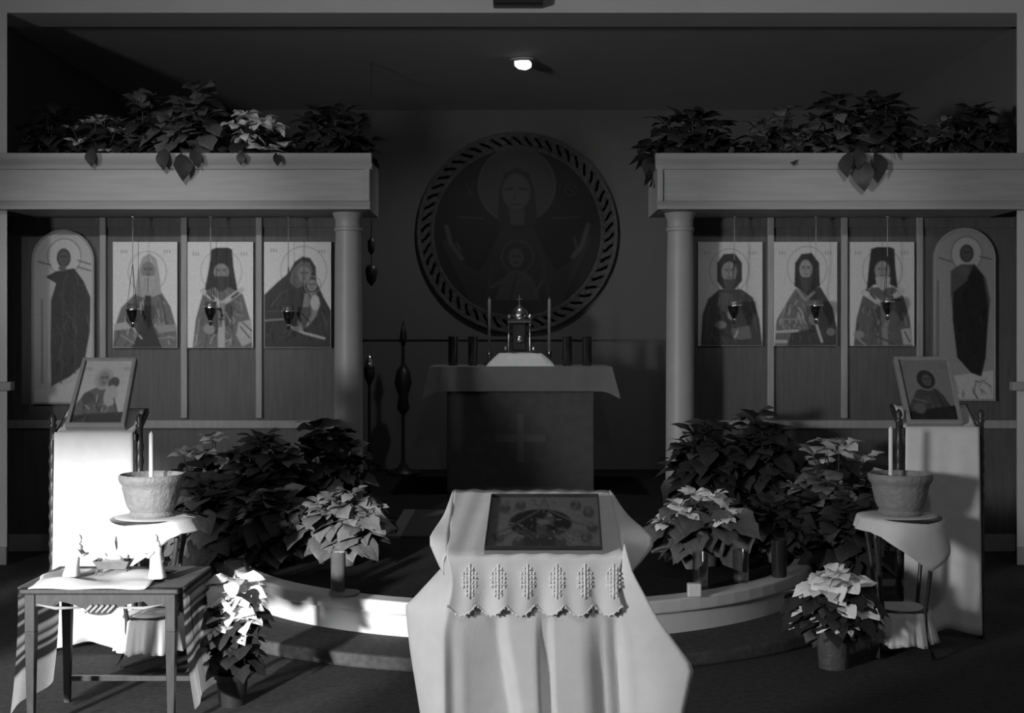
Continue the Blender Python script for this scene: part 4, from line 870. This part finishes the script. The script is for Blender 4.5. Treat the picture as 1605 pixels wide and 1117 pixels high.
# ------------------------------------------------------------------ cloth-covered lectern in the foreground
FX, FY0, FY1 = .050, 2.80, 3.20; FZ0, FZ1 = .772, .866; FW0 = .190
lt = thing('lectern', 'slant-topped lectern wholly covered by white cloths, nearest the viewer', 'lectern', (FX, 3.0, 0))
sl = (FZ1-FZ0)/(FY1-FY0)
obj('slanted_top', MB().prism([(FY0, FZ0-.03), (FY0, FZ0-.006), (FY1, FZ1-.006), (FY1, FZ1-.03)], 'x', FX-FW0+.004, FX+FW0-.004), 'dark', lt)
obj('body', MB().prism([(FY0+.05, .02), (FY0+.05, FZ0-.02), (FY1-.04, FZ1-.035), (FY1-.04, .02)], 'x', FX-.14, FX+.14), 'dark', lt)
obj('foot', MB().box(FX-.16, FX+.16, FY0+.03, FY1-.02, 0, .02), 'dark', lt)
def lerp_tab(tab, h):
    for (a, va), (b, vb) in zip(tab, tab[1:]):
        if h <= b: return va + (vb-va)*(h-a)/(b-a)
    return tab[-1][1]
sm = lambda t: t*t*(3-2*t)
tabL = [(0, FX-FW0-.004), (.05, -.146), (.135, -.243), (.235, -.233), (.39, -.208), (.77, -.23)]
tabR = [(0, FX+FW0+.004), (.05, .262), (.145, .326), (.24, .396), (.39, .362), (.77, .39)]
tabFL = [(0, FX-FW0), (.05, -.128), (.17, -.152), (.39, -.150), (.77, -.17)]
tabFR = [(0, FX+FW0), (.05, .236), (.17, .248), (.39, .262), (.77, .28)]
TYL, TYR = 2.92, 2.775
def fold_tab(h):
    tb = .24 + .15*min(1, h/.45)
    return [(0, .0), (.05, .012), (.11, .012), (.14, .016), (tb, .036), (tb+.03, .020), (tb+.06, .004), (.50, .0), (.522, .002), (.535, .016), (.585, .018), (.60, .001), (.76, .0), (.80, .005), (.86, .022), (.90, .020), (.95, .032), (1.0, .006)]
rows = []
for j in range(46):
    h = .755*(j/45)**1.15; z = FZ0+.001-h; am = sm(min(1, max(0, (h-.06)/.22))); row = []
    xl, xr, fl, fr_ = (lerp_tab(t_, h) for t_ in (tabL, tabR, tabFL, tabFR))
    for k in range(10):     # left back corner to the flap tip
        t_ = k/10; zt_ = z + (1-t_)*max(0, .07-h*.5); row.append((FX-FW0-.008 + (xl-FX+FW0+.008)*t_ , FY1 - (FY1-TYL)*t_, zt_))
    for k in range(10):     # flap tip to the front panel
        t_ = k/10; row.append((xl + (fl-xl)*t_, TYL + (FY0-.008-TYL+.03*am)*t_ - .012*am*math.sin(PI*t_), z + .03*(1-t_)*max(0, 1-h*8)))
    for k in range(61):
        t_ = k/60; row.append((fl + (fr_-fl)*t_, FY0-.008 + am*lerp_tab(fold_tab(h), t_)*1.3, z))
    for k in range(1, 11):
        t_ = k/10; row.append((fr_ + (xr-fr_)*t_, FY0-.008 + .012*am + (TYR-FY0+.008-.012*am)*t_ - .010*am*math.sin(PI*t_), z + .03*t_*max(0, 1-h*8)))
    for k in range(1, 11):
        t_ = k/10; row.append((xr + (FX+FW0+.008-xr)*t_, TYR + (FY1-TYR)*t_, z + t_*max(0, .07-h*.5)))
    rows.append(row)
lc = obj('lower_cloth', MB().grid(rows), 'linen2', None, smooth=True, solid=.002)
tag(move_origin(lc), 'long plain white cloth falling in folds around the front lectern', 'cloth')
# upper cloth: slanted sheet, front fall with scalloped hem, and two stiff side flaps
rows = []; FWU = FW0+.004
def front_y(u, q): return FY0-.012 - .006*q + .005*q*math.sin(9*u+1)+.004*q*math.sin(19*u)
for j in range(40):
    row = []
    for i in range(97):
        u = i/96*2-1; x = FX+u*FWU
        if j < 16:
            v = j/15; y = FY1+.004 - (FY1-FY0+.010)*v; z = FZ1+.003 - (FZ1-FZ0)*v + .0012*math.sin(23*u+5*v) + .0012*math.sin(14*v+6*u)
            x = FX + u*(FWU)
        else:
            q = (j-15)/24; sc = abs(math.sin((u*3+.0)*PI/1.0)); L = .105 + .022*sc
            y = front_y(u, q); z = FZ0+.002 - L*q; x = FX + u*(FWU-.012*math.sin(PI*min(1, q*.9)))
        row.append((x, y, z))
    rows.append(row)
def flap(s, tip, dz):
    rws = []
    for j in range(17):
        v = j/16; y = FY1+.004 - (FY1-FY0+.010)*v; z = FZ1+.003 - (FZ1-FZ0)*v; row = []
        out = tip*(v/.72 if v < .72 else 1-(v-.72)/.28*.9); dr = dz*(.2+.3*min(1, v/.72) + .8*max(0, (v-.72)/.28)**.6); row = []
        for i in range(8):
            q = i/7; row.append((FX+s*(FWU + out*q + .004*math.sin(PI*q)), y, z - dr*q**1.2 + .005*math.sin(9*v+2*q)*q))
        rws.append(row)
    return rws
uc = MB().grid(rows); uc.grid(flap(-1, .046, .030)); uc.grid(flap(1, .084, .034))
up = obj('upper_cloth', uc, 'linen2', None, sharp=60, solid=.0015)
tag(move_origin(up), 'short white cloth with an embroidered scalloped front on the front lectern', 'cloth')
for px in (736, 781, 827, 873, 917, 962):
    x0 = WX(px, 2.78); zt_ = WZ(884, 2.78); m_ = MB()
    def on(dx, dz_): u_ = (x0+dx-FX)/(FWU-.006); q_ = (FZ0+.002-(zt_-dz_))/(.105+.022*abs(math.sin(u_*3*PI))); return (x0+dx, front_y(u_, q_)-.0012, zt_-dz_)
    def stroke(pts_, r_): m_.tube([on(*p_) for p_ in pts_], r_, 5)
    stroke([(0, 0), (0, .02), (0, .04), (0, .06), (0, .076)], .0022)
    for dx, a, b in ((-.007, .008, .066), (.007, .008, .066), (-.014, .018, .056), (.014, .018, .056)):
        k = a
        while k < b: stroke([(dx, k), (dx*.95, k+.006)], .0020); k += .0095
    for dz_, hw_ in ((.012, .010), (.030, .018), (.044, .018), (.062, .010)): stroke([(-hw_, dz_+.003), (0, dz_), (hw_, dz_+.003)], .0015)
    obj('embroidery', m_, 'lace', up, smooth=True, label='raised embroidered cross')
hm = MB(); pts = [(FX + u_*(FWU-.003), front_y(u_, 1)-.0008, FZ0+.002-.105-.022*abs(math.sin(u_*3*PI))) for u_ in np.linspace(-1, 1, 121)]
hm.tube(pts, .0020, 6)
for k in range(0, 121, 3): hm.ball((pts[k][0], pts[k][1], pts[k][2]-.003), .0026, 6)
obj('lace_hem', hm, 'lace', up, smooth=True, label='lace edging along the scallops')
# icon lying on the slope
def top_pt(px, py):
    # intersect the pixel ray with the slope plane
    k = (py-HY)/F; d = (HC - FZ0 + sl*FY0 - .004)/(k + sl); return Vector(((px-CX)*d/F, d, HC - k*d))
leaning_icon('nativity_icon', 'nativity', top_pt(759, 869), top_pt(944, 869), top_pt(770, 785), top_pt(938, 785), 'dark nativity icon lying flat on the front lectern', frame='dark', thick=.010, fw=.004, step=1.5)
